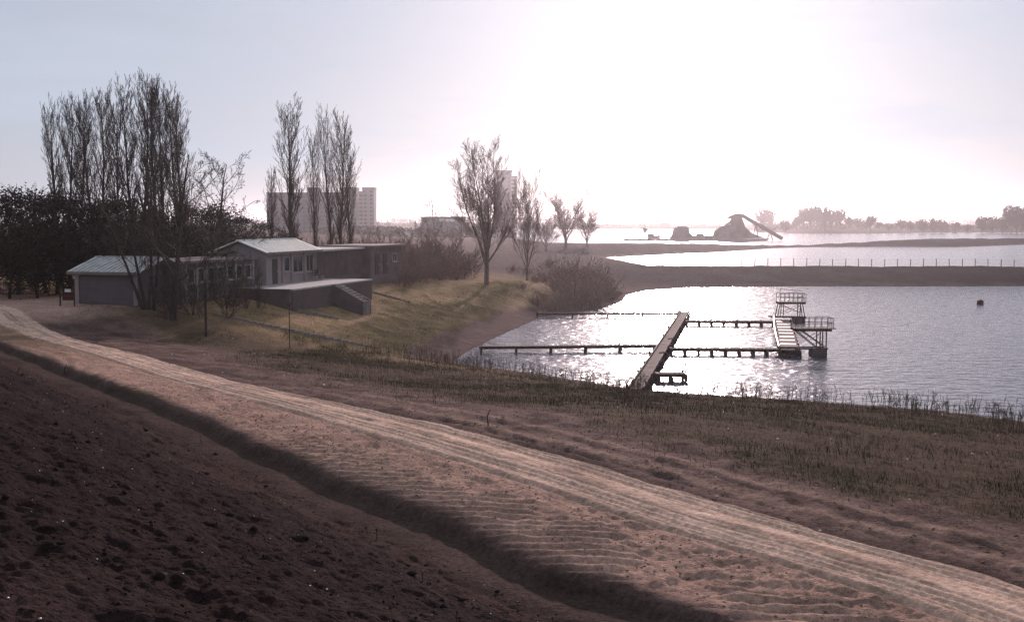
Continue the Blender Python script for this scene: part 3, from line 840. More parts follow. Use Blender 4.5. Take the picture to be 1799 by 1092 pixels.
# clubhouse
cA = Vector((-20.2, 93.0, 0))
club = bthing('clubhouse', cA, FLOOR, 'pale clubhouse with sunlit light roof above the concrete terrace')
CL = 9.6
gable(club, CL, 4.3, 2.72, .80, .5, 'plaster', 'roof_metal', 14)
d_ = MB().box((1.75, -.03, 1.03), (.85, .08, 2.06)).build('door', 'door_dark', club)
MB().box((2.08, -.10, 1.0), (.05, .06, .14)).build('handle', 'pale_pipe', d_)
window(club, 3.9, 0, 1.55, 1.0, 1.2, 'window_glass', 0)
window(club, 6.0, 0, 1.50, 1.9, 1.45, 'window_glass', 1)
window(club, 8.35, 0, 1.50, 1.45, 1.45, 'curtain_red', 1)
for x in (.12, 3.05, 4.75, 7.3, 9.4): MB().box((x, -.07, 1.30), (.24, .13, 2.55)).build('pilaster', 'plaster', club)
# downpipe at the corner and a bench under the window
MB().tube((9.45, -.22, 0), (9.45, -.22, 2.6), .05).build('downpipe', 'fascia', club)
bq = cA + F2 * 8.7 + N2 * .75
bench = thing('bench', (bq.x, bq.y, FLOOR), 'dark wooden bench against the clubhouse wall', 'bench', None, RZ)
for k in range(3): MB().box((0, -.14 + .14 * k, .45), (1.5, .12, .04)).build('seat_slat', 'wood_dark', bench)
for k in range(2): MB().box((0, .26, .62 + .17 * k), (1.5, .04, .13)).build('back_slat', 'wood_dark', bench)
for x in (-.6, .6): MB().box((x, .03, .215), (.06, .42, .43)).box((x, .23, .63), (.06, .04, .44)).build('leg', 'concrete', bench)

# link wing between hut and clubhouse
lA = cA - F2 * 11.6 - N2 * .6
link = bthing('link_wing', lA, 4.35, 'low flat-roofed link wing with pilasters behind the bare trees')
LL = 11.0
MB().prism([(0, 0), (LL, 0), (LL, 4.4), (0, 4.4)], -1, 2.55).build('wall', 'plaster_grey', link)
MB().box((LL / 2, 2.2, 2.655), (LL + .5, 5.0, .20)).build('roof', 'fascia', link)
for k in range(8): MB().box((.5 + k * 1.43, -.08, 1.2), (.22, .15, 2.6)).build('pilaster', 'plaster', link)
for k in range(7): window(link, 1.21 + k * 1.43, 0, 1.65, .85, 1.0, 'window_glass', 0)

# hut at the bend of the track: its gable end rows face the camera
hb = at_z(134, 532, 4.2)
hut = thing('hut', (hb[0], hb[1], 4.2), 'low pale hut with streaked tin roof at the bend of the track', 'building', None, RZ - math.pi / 2)
gable(hut, 5.0, 6.0, 2.25, .85, .4, 'plaster_grey', 'roof_tin', 14)
for x in (.15, 4.85): MB().box((x, -.05, 1.05), (.3, .10, 2.3)).build('pilaster', 'plaster', hut)
for k in range(7): MB().box((2.5, -.012, .18 + k * .32), (4.4, .03, .29)).build('board', 'plaster_grey', hut)

# annexe with ribbed cladding, flat roof
aA = cA + F2 * (CL + .02) - N2 * .35
ann = bthing('annexe', aA, FLOOR, 'long flat-roofed annexe with ribbed wall joining the clubhouse')
AL = 11.6
MB().prism([(.03, 0), (AL, 0), (AL, 4.6), (.03, 4.6)], -1.3, 2.42).build('wall', 'panel', ann)
MB().box((AL / 2 + .3, 2.2, 2.52), (AL + .2, 5.2, .16)).build('roof', 'fascia_pale', ann)
for k in range(38): MB().box((.35 + k * .30, -.035, 1.15), (.10, .07, 2.3)).build('rib', 'plaster_dim', ann)

# far changing block
fA = aA + F2 * (AL + .05) + N2 * .9
chg = bthing('changing_block', fA, FLOOR - .2, 'small changing block with two dark doors past the annexe')
MB().prism([(0, 0), (8.6, 0), (8.6, 5), (0, 5)], -2.2, 2.75).build('wall', 'plaster_dim', chg)
MB().box((4.3, 2.4, 2.86), (9.2, 5.8, .2)).build('roof', 'fascia', chg)
for x in (1.7, 3.9):
    d_ = MB().box((x, -.03, 1.05), (1.15, .08, 2.1)).build('door', 'door_dark', chg)
    MB().box((x + .4, -.10, 1.0), (.05, .06, .14)).build('handle', 'pale_pipe', d_)
window(chg, 6.6, 0, 1.6, 1.2, .8, 'window_glass', 1)

# terrace with retaining walls, stairs
t0 = at_z(515, 507.5, FLOOR - .04); t1 = at_z(640, 489.5, FLOOR - .04)
tA = Vector((t0[0], t0[1], 0)); 
TL = (Vector((t1[0], t1[1], 0)) - tA).dot(F2); TW = (tA - cA).dot(N2) + .1
ter = bthing('terrace', tA, FLOOR - .06, 'concrete terrace with high retaining wall in front of the clubhouse', 'terrace')
MB().prism([(.0, 0.25), (TL, .25), (TL, TW + .6), (.0, TW + .6)], -2.0, 0.0).build('slab', 'concrete', ter)
nseg = 6
for k in range(nseg):
    a, b = TL * k / nseg + .012, TL * (k + 1) / nseg - .012
    MB().prism([(a, 0), (b, 0), (b, .25), (a, .25)], -3.2, -.12).build('wall_panel', 'brick_wall' if k % 2 else 'concrete_dark', ter)
    MB().box(((a + b) / 2, .11, -.055), (b - a, .36, .13)).build('coping_stone', 'concrete', ter)
for k in range(4):
    a, b = .25 + TW * .25 * k + .01, .25 + TW * .25 * (k + 1) - .01
    MB().prism([(-.25, a), (-.0, a), (-.0, b), (-.25, b)], -3.2, -.12).build('end_wall_panel', 'concrete_dark', ter)
    MB().box((-.14, (a + b) / 2, -.055), (.36, b - a, .13)).build('coping_stone', 'concrete_dark', ter)  # darker than the front coping: its unlit look is put into the colour
xs = TL * .46
stp = thing('steps', tuple(tA + F2 * xs + Vector((0, 0, FLOOR - .1))), 'flight of concrete steps with sloping side wall leading from terrace to lawn', 'steps', None, RZ)
NS = 9
for k in range(NS): MB().box((0.8, -.17 - .30 * k, -.17 * k - 1.0), (1.5, .30, 2.0)).build('step', 'edging_stone', stp)
for x in (0, 1.62):
    s_ = MB(); s_.v = [(x - .1, -.02, -2.6), (x - .1, -2.75, -3.0), (x - .1, -2.75, -1.35), (x - .1, -.02, .02), (x + .02, -.02, -2.6), (x + .02, -2.75, -3.0), (x + .02, -2.75, -1.35), (x + .02, -.02, .02)]
    s_.f = [(0, 1, 2, 3), (7, 6, 5, 4), (0, 4, 5, 1), (1, 5, 6, 2), (2, 6, 7, 3), (3, 7, 4, 0)]
    s_.build('side_wall', 'concrete_dark', stp)

# stone edgings that step the lawn
def edging(u0, v0, u1, v1, label, h=.2, n=14):
    a = ground_px(u0, v0); b = ground_px(u1, v1)
    root = thing('stone_edging', a, label, 'edging')
    L = math.hypot(b[0] - a[0], b[1] - a[1]); ang = math.atan2(b[1] - a[1], b[0] - a[0])
    for k in range(n):
        f = (k + .5) / n; x = a[0] + (b[0] - a[0]) * f; y = a[1] + (b[1] - a[1]) * f
        z = gz(x, y)
        m = MB().box((0, 0, 0), (L / n - .03, .22, .5)).build('stone', 'edging_stone', root, (x - a[0], y - a[1], z - a[2] - .25 + h + random.uniform(-.02, .02)), (0, random.uniform(-.015, .015), ang + random.uniform(-.02, .02)))
edging(372, 553, 666, 614, 'long low stone edging stepping across the lawn below the timber post', .13, 22)
edging(522, 545, 596, 562, 'short stone edging below the near corner of the terrace', .16, 8)
edging(640, 510, 720, 533, 'stone edging on the slope past the far end of the terrace', .16, 10)

# posts and signs
def post(u, v, vtop, r, name, label, mt, cat='post', extra=None):
    b = ground_px(u, v); top = at_y(u, vtop, b[1])
    root = thing(name, b, label, cat)
    h = top[2] - b[2]
    s = MB(); s.tube((0, 0, -.4), (0, 0, h * .5), r, r * .93, 8, True); s.tube((0, 0, h * .5), (.01, 0, h), r * .93, r * .85, 8, True)
    s.build('shaft', mt, root)
    if extra: extra(root, h)
    return root
def cap_(root, h): MB().box((0.01, 0, h + .02), (.26, .26, .05)).build('cap', 'wood_dark', root)
post(362, 592, 492, .085, 'timber_post', 'dark timber post standing at the edge of the track', 'wood_dark', extra=cap_)
def sign_(root, h):
    MB().box((0, -.04, h - .22), (.26, .03, .26)).build('sign_plate', 'rust_iron', root)
    MB().box((0, -.02, h - .1), (.3, .03, .03)).build('bracket', 'rust_iron', root)
post(509, 612, 530, .035, 'sign_post', 'thin metal post with small plate on the lawn', 'rust_iron', 'sign', sign_)
def gate_(root, h):
    MB().box((.55, 0, h * .45), (.75, .06, .55)).build('board', 'red_paint', root)
    MB().box((.55, -.01, h * .45 + .40), (.4, .08, .2)).build('label_board', 'white_paint', root)
    MB().tube((.98, 0, -.4), (.98, 0, h * .9), .05).build('shaft', 'wood_dark', root)
post(106, 537, 500, .06, 'notice_board', 'small red notice board on two posts beside the hut', 'wood_dark', 'notice board', gate_)
for u, v, h, lb in [(859, 748, .5, 'thin dry stake sticking out of the soil beside the track'), (116, 660, .5, 'dark stump of a stake in the ditch')]:
    b = ground_px(u, v); s = thing('stake', b, lb, 'stake')
    MB().tube((0, 0, -.2), (-.05, 0, h * .6), .022, .018, 6).tube((-.05, 0, h * .58), (.04, .02, h), .018, .012, 6).build('shaft', 'wood_dark', s)

# ------------------------------------------------------------------ jetties of the lake pool
DZ = .46
PLANK = {}
def jetty(p, q, width, label, dz=DZ, pitch=.30, pile=2.1, pile_r=.085, deck='wood_deck', kerb=False, name='jetty', cap=.9, group=None):
    p = Vector((p[0], p[1], 0)); q = Vector((q[0], q[1], 0)); d = q - p; L = d.length; rz = math.atan2(d.y, d.x)
    root = thing(name, (p.x, p.y, 0), label, 'jetty', group, rz)
    key = (round(width, 2), pitch)
    if key not in PLANK:
        PLANK[key] = MB().box((0, 0, 0), (pitch - (.10 if pitch > .5 else .045), width, .055)).mesh('plank'); PLANK[key].materials.append(MATS[deck])
    n = int(L / pitch)
    for i in range(n):
        o = obj('plank', PLANK[key], None, root, ((i + .5) * pitch, random.uniform(-.03, .03), dz + random.uniform(-.008, .008)), (random.uniform(-.012, .012), 0, random.uniform(-.012, .012)))
    for sy in (-1, 1): MB().box((L / 2, sy * (width / 2 - .14), dz - .115), (L, .12, .16)).build('stringer', 'wood_dark', root)
    m = max(1, int(round(L / pile)))
    for i in range(m + 1):
        x = .15 + (L - .3) * i / m
        for sy in (-1, 1):
            yy = sy * (width / 2 - .02); tp = dz + (random.uniform(.05, cap) if random.random() < .28 else -.02)
            MB().tube((0, 0, -1.6), (random.uniform(-.03, .03), random.uniform(-.02, .02), tp), pile_r, pile_r * .9, 7).build('pile', 'wood_dark', root, (x, yy + sy * .06, 0))
        MB().box((x, 0, dz - .27), (.14, width + .1, .14)).build('cross_beam', 'wood_dark', root)
    if kerb:
        for sy in (-1, 1): MB().box((L / 2, sy * (width / 2 - .07), dz + .09), (L - .1, .11, .12)).build('kerb_rail', 'wood_dark', root)
    return root
pz = lambda u, v: at_z(u, v, DZ)
M0, M1 = pz(1117, 684), pz(1203, 548)
jetty(M0, M1, .95, 'long main jetty running from the near bank out into the lake', kerb=True, pile=2.3, cap=.35)
def on_main(v):
    f = np.linspace(0, 1, 800); pts = M0[None] + (M1 - M0)[None] * f[:, None]
    vv = 546 - 2000 * ((pts - CAMP) @ UP) / ((pts - CAMP) @ FW)
    return pts[np.argmin(abs(vv - v))]
mdir = Vector((M1[0] - M0[0], M1[1] - M0[1], 0)).normalized(); mn = Vector((mdir.y, -mdir.x, 0))
def off(p, k): return (p[0] + mn.x * k, p[1] + mn.y * k, DZ)
jetty(off(on_main(606), -.55), pz(842, 608), .75, 'narrow jetty from the main jetty to the sandy beach', pile=3.0, cap=.2)
jetty(off(on_main(611), .55), pz(1374, 612.5), .9, 'pool-edge jetty on many short piles, leading to the low diving platform', pile=1.0, pile_r=.10, cap=.3)
jetty(off(on_main(563), .55), pz(1362, 564), .9, 'pool-edge jetty on many short piles, leading to the high railed platform', pile=1.3, pile_r=.10, cap=.2)
jetty(off(on_main(549.5), -.55), pz(942, 549.5), .34, 'thin outermost jetty reaching towards the thicket', pile=3.4, pile_r=.06, cap=.15)
stub = jetty(off(on_main(655), .55), pz(1206, 655), 1.0, 'short landing stage beside the bank with upright pole at its end', pile=.85, pile_r=.10, cap=.2)
MB().tube((0, 0, -1), (.02, 0, 1.45), .05, .04, 7).beam((-.05, 0, 1.4), (.2, .1, 1.5), .06, .06).build('mooring_pole', 'wood_dark', stub, ((Vector(pz(1206, 655)[:2]) - Vector(off(on_main(655), .55)[:2])).length - .05, .2, 0))
# ladder-like hand holds left on the main jetty side
for v, lb in ((607, 'bent iron bathing ladder hooked on the main jetty inside the pool'), (633, 'bent iron bathing ladder hooked on the main jetty near the landing stage')):
    c = off(on_main(v), .62); ld = thing('bathing_ladder', (c[0], c[1], 0), lb, 'ladder', None, math.atan2(mn.y, mn.x))
    for y in (-.22, .22): MB().tube((0, y, -.7), (.05, y, 1.05), .025).tube((.05, y, 1.04), (-.3, y, .98), .025).build('rail', 'rust_iron', ld)
    for k in range(4): MB().tube((.02, -.22, -.4 + .28 * k), (.02, .22, -.4 + .28 * k), .018).build('rung', 'rust_iron', ld)

# broad boardwalk along the deep end, with pale tube along its pool edge
B0, B1 = pz(1388, 616), pz(1374, 561)
bw = jetty(B0, B1, 1.45, 'broad slatted boardwalk closing the deep end of the pool', dz=DZ + .05, pitch=.95, pile=2.6, cap=.1, name='boardwalk')
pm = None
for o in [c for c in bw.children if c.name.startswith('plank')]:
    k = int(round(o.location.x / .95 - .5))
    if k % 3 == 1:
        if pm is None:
            pm = MB().box((0, 0, 0), (.80, 1.2, .06)).mesh('plank'); pm.materials.append(MATS['sheen_plank'])
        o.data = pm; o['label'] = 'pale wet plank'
bl = (Vector(B1[:2]) - Vector(B0[:2])).length
pp = MB(); kk = 14
pts = [Vector((.2 + (bl - .4) * i / kk, .78 + .10 * math.sin(i / kk * 3.1), DZ + .28 - .03 * math.sin(i * 2.1))) for i in range(kk + 1)]
for a, b in zip(pts[:-1], pts[1:]): pp.tube(a, b, .09, .09, 8)
pp.build('edge_pipe', 'pale_pipe', bw)
# concrete block carrying the near end
cb = at_z(1387, 624, 0); blk = thing('concrete_pier', (cb[0], cb[1], 0), 'dark concrete pier under the near end of the boardwalk', 'pier')
MB().prism([(-.62, 0), (.6, 0), (.6, 1.1), (-.62, 1.1)], -1.5, .58).build('block', 'concrete_dark', blk)
MB().prism([(-.7, -.06), (.68, -.06), (.68, 1.16), (-.7, 1.16)], .584, .66).build('cap', 'concrete_dark', blk)

def rail_box(root, x0, x1, y0, y1, z0, h, n, m, open_side=None):
    def side_(a, b, k):
        for f in (0.5, 1.0):
            MB().tube((a[0], a[1], z0 + h * f), (b[0], b[1], z0 + h * f), .025, .025, 6).build('rail', 'rust_iron', root)
        for i in range(k + 1):
            x = a[0] + (b[0] - a[0]) * i / k; y = a[1] + (b[1] - a[1]) * i / k
            MB().tube((x, y, z0 - .05), (x, y, z0 + h), .022, .022, 6).build('rail_post', 'rust_iron', root)
    side_((x0, y0), (x1, y0), n); side_((x0, y1), (x1, y1), n)
    if open_side != 'right': side_((x1, y0), (x1, y1), m)
    if open_side != 'left': side_((x0, y0), (x0, y1), m)
# low platform near the camera side
d0 = at_z(1440, 626, 0)
dv = thing('diving_platform', (d0[0], d0[1], 0), 'railed diving platform on a dark concrete block at the near end of the boardwalk', 'diving platform')
MB().prism([(-.55, 0), (.55, 0), (.55, 1.1), (-.55, 1.1)], -1.6, .52).build('block', 'concrete_dark', dv)
DK = 2.05
for k in range(9): MB().box((-1.75 + k * .305, .6, DK), (.28, 1.5, .06)).build('deck_plank', 'wood_deck', dv)
for y in (.02, 1.18): MB().box((-.5, y, DK - .11), (2.75, .09, .14)).build('deck_beam', 'wood_dark', dv)
for x in (.03, .48):
    for y in (.08, 1.05): MB().tube((x, y, .5), (x, y, DK - .1), .05, .05, 7).build('leg', 'rust_iron', dv)
for y in (.05, 1.1):
    MB().beam((-1.75, y, DK - .12), (-.1, y, .62), .06, .06).build('brace', 'rust_iron', dv)
    MB().beam((-1.30, y + .03, DK - .12), (.45, y + .03, .70), .06, .06).build('brace', 'rust_iron', dv)
    MB().beam((-.75, y - .03, 1.3), (.05, y - .03, 1.72), .05, .05).build('brace', 'rust_iron', dv)
    MB().box((-.62, y, .58), (2.5, .10, .10)).build('base_beam', 'wood_dark', dv)
rail_box(dv, -1.85, .95, -.12, 1.32, DK + .02, .78, 6, 3, 'left')
MB().box((.75, .6, DK - .02), (1.1, .55, .05)).build('diving_board', 'wood_deck', dv)
# far platform
e0 = at_z(1391, 566, 0)
dw = thing('diving_platform', (e0[0], e0[1], 0), 'taller railed diving platform on splayed legs at the far end of the boardwalk', 'diving platform')
MB().prism([(.25, 0), (1.35, 0), (1.35, 1.1), (.25, 1.1)], -1.6, .55).build('block', 'concrete_dark', dw)
DK2 = 1.98
for k in range(9): MB().box((-1.22 + k * .305, .6, DK2), (.28, 1.5, .06)).build('deck_plank', 'wood_deck', dw)
for y in (.02, 1.18): MB().box((0, y, DK2 - .11), (2.7, .09, .14)).build('deck_beam', 'wood_dark', dw)
for x, xb in ((-1.15, -1.42), (-.82, -.86), (.85, .80), (1.05, 1.30)):
    for y in (.08, 1.05): MB().tube((xb, y, .45), (x, y, DK2 - .1), .05, .05, 7).build('leg', 'rust_iron', dw)
for y in (.05, 1.1):
    MB().beam((-.8, y, DK2 - .35), (.85, y, .95), .05, .05).build('brace', 'rust_iron', dw)
    MB().beam((-.8, y + .05, .8), (.85, y + .05, DK2 - .3), .05, .05).build('brace', 'rust_iron', dw)
    MB().box((-.35, y, .50), (3.5, .10, .10)).build('base_beam', 'wood_dark', dw)
rail_box(dw, -1.25, 1.35, -.12, 1.32, DK2 + .02, .85, 6, 3, 'left')
MB().tube((-.9, 1.3, DK2 + .9), (-.9, 1.3, DK2 + 1.25), .025).tube((-.9, 1.3, DK2 + 1.25), (1.3, 1.3, DK2 + 1.05), .025).build('hand_rail', 'rust_iron', dw)
# red buoy
b0 = at_z(1722, 534, 0); by = thing('buoy', b0, 'dark red barrel buoy floating alone on open water', 'buoy')
s_ = MB()
for za, zb, ra, rb in ((-.3, -.1, .30, .40), (-.1, .35, .40, .40), (.35, .5, .40, .28)): s_.tube((0, 0, za), (0, 0, zb), ra, rb, 14)
s_.build('barrel', 'red_paint', by); MB().tube((0, 0, .5), (0, 0, .62), .05).build('eye', 'rust_iron', by)

# ------------------------------------------------------------------ fences on the dikes
def fence(pts, sp, h, label, r=.06, wires=2):
    a = Vector(pts[0]); b = Vector(pts[1]); L = (b - a).length; n = int(L / sp)
    root = thing('dike_fence', (a.x, a.y, gz(a.x, a.y)), label, 'fence')
    me = MB().tube((0, 0, -.6), (0, 0, h), r, r * .9, 6).mesh('post'); tops = []
    z0 = gz(a.x, a.y)
    for i in range(n + 1):
        p = a + (b - a) * (i / n); z = gz(p.x, p.y) - z0
        obj('post', me, 'wood_dark', root, (p.x - a.x, p.y - a.y, z), (random.uniform(-.05, .05), random.uniform(-.05, .05), 0))
        tops.append((p.x - a.x, p.y - a.y, z))
    for k in range(wires):
        wv = MB()
        for p, q in zip(tops[:-1], tops[1:]):
            wv.tube((p[0], p[1], p[2] + h * (.45 + .45 * k)), (q[0], q[1], q[2] + h * (.45 + .45 * k)), .008, .008, 4, False)
        wv.build('wire', 'rust_iron', root)
fence([(24, 197), (112, 198)], 2.22, 1.35, 'wire fence on round posts along the nearer dike', .07)
fence([(128, 478), (228, 552)], 2.9, 1.3, 'fainter post fence along the farther dike', .07, 1)

# ------------------------------------------------------------------ dredging plant far out
YD = 572.0
def dpt(u, v, y=YD): return Vector(at_y(u, v, y))
def slab_px(mb, pts, depth, y=YD):
    P = [dpt(u, v, y) for u, v in pts]; n = len(P); k = len(mb.v)
    mb.v += [(p.x, y, p.z) for p in P] + [(p.x, y + depth, p.z) for p in P]
    mb.f += [tuple(k + i for i in range(n)), tuple(k + n + i for i in reversed(range(n)))] + [(k + (i + 1) % n, k + i, k + n + i, k + n + (i + 1) % n) for i in range(n)]
def local(root, mb):
    l = root.location; mb.v = [(x - l.x, y - l.y, z - l.z) for x, y, z in mb.v]; return mb
c = dpt(1297, 424); dr = thing('dredging_plant', (c.x, YD, 0), 'large gravel dredging plant with long sloping conveyor on the far lake', 'dredger')
m = MB(); slab_px(m, [(1252, 427), (1345, 425), (1352, 419), (1252, 420)], 12); local(dr, m).build('pontoon', 'machine', dr)
m = MB(); slab_px(m, [(1254, 420), (1258, 405), (1268, 397), (1284, 394), (1290, 380), (1303, 379), (1309, 398), (1322, 410), (1344, 418)], 6, YD + 2); local(dr, m).build('hopper_house', 'machine', dr)
m = MB(); slab_px(m, [(1278, 384), (1284, 379), (1293, 375), (1303, 375), (1306, 381), (1290, 384)], 4, YD + 3); local(dr, m).build('head_house', 'machine', dr)
a, b = dpt(1303, 378, YD + 4), dpt(1374, 419, YD + 4)
m = MB(); m.beam(a, b, 2.0, 1.7); local(dr, m).build('conveyor', 'machine', dr)
for f in (.35, .7):
    q = a + (b - a) * f; m = MB(); m.beam((q.x, q.y, q.z), (q.x + 1.5, q.y, .3), .4, .4); m.beam((q.x, q.y, q.z), (q.x - 1.5, q.y, .3), .4, .4); local(dr, m).build('trestle', 'machine', dr)
m = MB(); slab_px(m, [(1270, 398), (1284, 388), (1286, 390), (1273, 400)], 1.4, YD + 1); local(dr, m).build('side_chute', 'machine', dr)
for u in (1262, 1276): 
    q = dpt(u, 408); m = MB(); m.tube((q.x, YD - .5, 2), (q.x, YD - .5, q.z + 1.5), .3, .3, 6); local(dr, m).build('mast', 'machine', dr)
c = dpt(1196, 424); sv = thing('suction_barge', (c.x, YD, 0), 'barge with rounded cabin and winches moored beside the dredging plant', 'barge')
m = MB(); slab_px(m, [(1172, 427), (1252, 426), (1252, 414), (1222, 414), (1172, 421)], 9); local(sv, m).build('hull', 'machine', sv)
m = MB(); slab_px(m, [(1178, 420), (1184, 410), (1186, 401), (1192, 397.5), (1206, 397.5), (1211, 402), (1212, 409), (1220, 415), (1220, 420)], 7, YD + 1); local(sv, m).build('cabin', 'machine', sv)
m = MB(); m.tube(dpt(1240, 414), dpt(1240, 406), .25, .2, 6); local(sv, m).build('mast', 'machine', sv)
m = MB(); slab_px(m, [(1224, 414.5), (1226, 410), (1236, 410), (1238, 414.5)], 4, YD + 2); local(sv, m).build('winch', 'machine', sv)
c = dpt(1130, 424); fp = thing('floating_pipeline', (c.x, YD, 0), 'low floating pipeline on drums leading from the barge', 'pipeline')
m = MB(); a_, b_ = dpt(1095, 422), dpt(1174, 421.5); m.tube(a_, b_, .8, .8, 10); local(fp, m).build('pipe', 'machine', fp)
for u in (1101, 1122, 1141, 1158, 1170):
    q = dpt(u, 426); m = MB(); m.tube((q.x, YD - 1.6, .35), (q.x, YD + 1.6, .35), 1.15, 1.15, 10); local(fp, m).build('float_drum', 'machine', fp)
c = dpt(1132, 424); wb = thing('work_boat', (c.x, YD + 8, 0), 'small work boat with mast behind the floating pipeline', 'boat')
m = MB(); slab_px(m, [(1138, 420), (1160, 420), (1161, 412), (1150, 414), (1150, 410), (1140, 410), (1138, 413)], 3, YD + 8); local(wb, m).build('hull', 'machine', wb)
m = MB(); m.tube(dpt(1133, 423, YD + 8), dpt(1133, 390, YD + 8), .25, .12, 6); local(wb, m).build('mast', 'machine', wb)
m = MB(); m.beam(dpt(1126, 401, YD + 8), dpt(1141, 404, YD + 8), .6, .8); m.beam(dpt(1129, 406, YD + 8), dpt(1137, 406, YD + 8), .9, 1.6); local(wb, m).build('crosstree', 'machine', wb)

# ------------------------------------------------------------------ apartment blocks in the haze
def block(name, y, parts, label, floors, mt='tower_wall', depth=14):
    c = at_y(parts[0][0], 388, y); root = thing(name, (c[0], y, 0), label, 'apartment block')
    for k, (u0, u1, vt, dy, mm) in enumerate(parts):
        a = at_y(u0, vt, y + dy); b = at_y(u1, vt, y + dy); h = a[2]
        x0, x1 = a[0] - c[0], b[0] - c[0]
        wl = MB().prism([(x0, dy), (x1, dy), (x1, dy + depth), (x0, dy + depth)], -2, h).build('wall', mm, root)
        MB().prism([(x0 - .2, dy - .2), (x1 + .2, dy - .2), (x1 + .2, dy + depth + .2), (x0 - .2, dy + depth + .2)], h + .01, h + .7).build('parapet', 'tower_band', root)
        nf = max(2, int(round(h / floors)))
        nw = max(2, int(round((x1 - x0) / 4.2)))
        for f in range(nf):
            z = 1.6 + (h - 2.4) * (f + .5) / nf
            for j in range(nw):
                xx = x0 + (x1 - x0) * (j + .5) / nw
                key = ('win',)
                if key not in PLANK:
                    PLANK[key] = MB().box((0, 0, 0), (2.0, .16, 1.4)).mesh('window'); PLANK[key].materials.append(MATS['tower_band'])
                obj('window', PLANK[key], None, root, (xx, dy - .04, z))
    return root
block('apartment_block', 760, [(468, 540, 340, 0, 'tower_wall'), (540.3, 559, 331, -1.5, 'tower_wall'), (559.3, 602, 340, 0, 'tower_wall'), (602.3, 626, 331, -1.5, 'tower_wall')],
      'long apartment slab with raised stair towers behind the poplars', 2.9)
block('apartment_block', 800, [(626.5, 636, 338, 0, 'tower_wall_pale'), (636.3, 657, 331, -1, 'tower_wall_pale')], 'paler narrow apartment block at the lakeward end of the slab', 2.9)
block('apartment_block', 820, [(867, 899, 301, 0, 'tower_wall'), (899.3, 908, 311, 1, 'tower_wall_pale')], 'solitary high apartment tower behind the bare tree', 2.9)
lw = at_y(740, 380, 640); lh = thing('far_hall', (lw[0], 640, 0), 'low far hall with pale wall strip beside the water', 'hall')
xr = at_y(816, 380, 640)[0] - lw[0]
MB().prism([(0, 0), (xr, 0), (xr, 12), (0, 12)], 0, 11.6).build('wall', 'tower_wall', lh)
MB().prism([(-.5, -.5), (xr + .5, -.5), (xr + .5, 12.5), (-.5, 12.5)], 11.62, 12.4).build('roof', 'tower_band', lh)
MB().prism([(10.2, -.3), (18.6, -.3), (18.6, -.05), (10.2, -.05)], 9.6, 11.2).build('window_strip', 'white_paint', lh)

# ------------------------------------------------------------------ grass, weeds, pebbles, clods
def scatter(n, xr, yr, seed, test):
    rng = np.random.default_rng(seed); x = rng.uniform(*xr, n); y = rng.uniform(*yr, n)
    k = test(x, y, rng); return x[k], y[k], rng
def blades(name, x, y, rng, h, wd, m, label, lean=.35):
    z = height(x, y)
    n = len(x); hh = h * rng.uniform(.35, 1.3, n) * (.5 + 1.3 * vnoise(x * .6, y * .6, 301)); a = rng.uniform(0, 2 * math.pi, n); w_ = wd * rng.uniform(.6, 1.3, n)
    dx, dy = np.cos(a) * w_, np.sin(a) * w_; lx = rng.normal(0, lean, n) * hh; ly = rng.normal(0, lean, n) * hh
    V = np.stack([np.stack([x - dx, y - dy, z - .03], 1), np.stack([x + dx, y + dy, z - .03], 1), np.stack([x + lx, y + ly, z + hh], 1)], 1).reshape(-1, 3)
    return tag(obj(name, np_mesh(name, V, np.arange(len(V)).reshape(-1, 3)), m), label, kind='stuff')
def bank_test(x, y, rng):
    sd = shore(x, y); t, s = ts(x, y); st = s - trk(t); nA = fbm(x * .25, y * .25, 91, 4); nB = fbm(x * 1.1, y * 1.1, 93, 4)
    dens = sst(3.2, 9.5, st + 5 * nA + 3 * nB - .02 * t) * sst(.9, 2.6, sd + nB) * (1 - sst(66, 78, y + .45 * x)) * (.35 + sst(-.2, .2, nB + nA))
    inv = np.abs(x) < .52 * y + 3
    return inv & (rng.random(len(x)) < dens)
x, y, rg = scatter(230000, (-16, 44), (24, 82), 1, bank_test)
blades('bank_grass', x, y, rg, .15, .010, 'grass', 'short tufted grass on the bank between track and lake')
def lawn_test(x, y, rng):
    sd = shore(x, y); nB = fbm(x * 1.1, y * 1.1, 93, 4); nA = fbm(x * .25, y * .25, 91, 4)
    q = (x - cA.x) * N2.x + (y - cA.y) * N2.y
    dens = sst(2.6, 4.4, sd + 1.5 * nB) * sst(56, 68, y + .45 * x) * sst(-.25, .25, nB + nA) * np.where((q < TW + .3) & (y > 86), 0, 1)
    return (rng.random(len(x)) < dens)
x, y, rg = scatter(150000, (-30, 8), (56, 135), 2, lawn_test)
blades('lawn_grass', x, y, rg, .12, .016, 'lawn_blade', 'worn winter grass on the slope below the terrace')
def weeds(n, seed, test, xr, yr, h, name, label):
    x, y, rng = scatter(n, xr, yr, seed, test); z = height(x, y)
    tb = Tubes()
    for i in range(len(x)):
        hh = h * rng.uniform(.4, 1.25); P, Rr = grow(rng, (x[i], y[i], z[i] - .05), (rng.normal(0, .12), rng.normal(0, .12), 1), hh, .012, .02, 3, .07, .006)
        tb.add(P, Rr, 3)
        for k in range(rng.integers(2, 6)):
            b, dd = pick(P, rng.uniform(.35, .95)); g, gr = grow(rng, b, side(rng, dd, R(rng.uniform(20, 45))), hh * rng.uniform(.15, .32), .008, .05, 2, .1, .009)
            tb.add(g, gr, 3)
    tag(obj(name, tb.mesh(name), 'dry_weed'), label, kind='stuff')
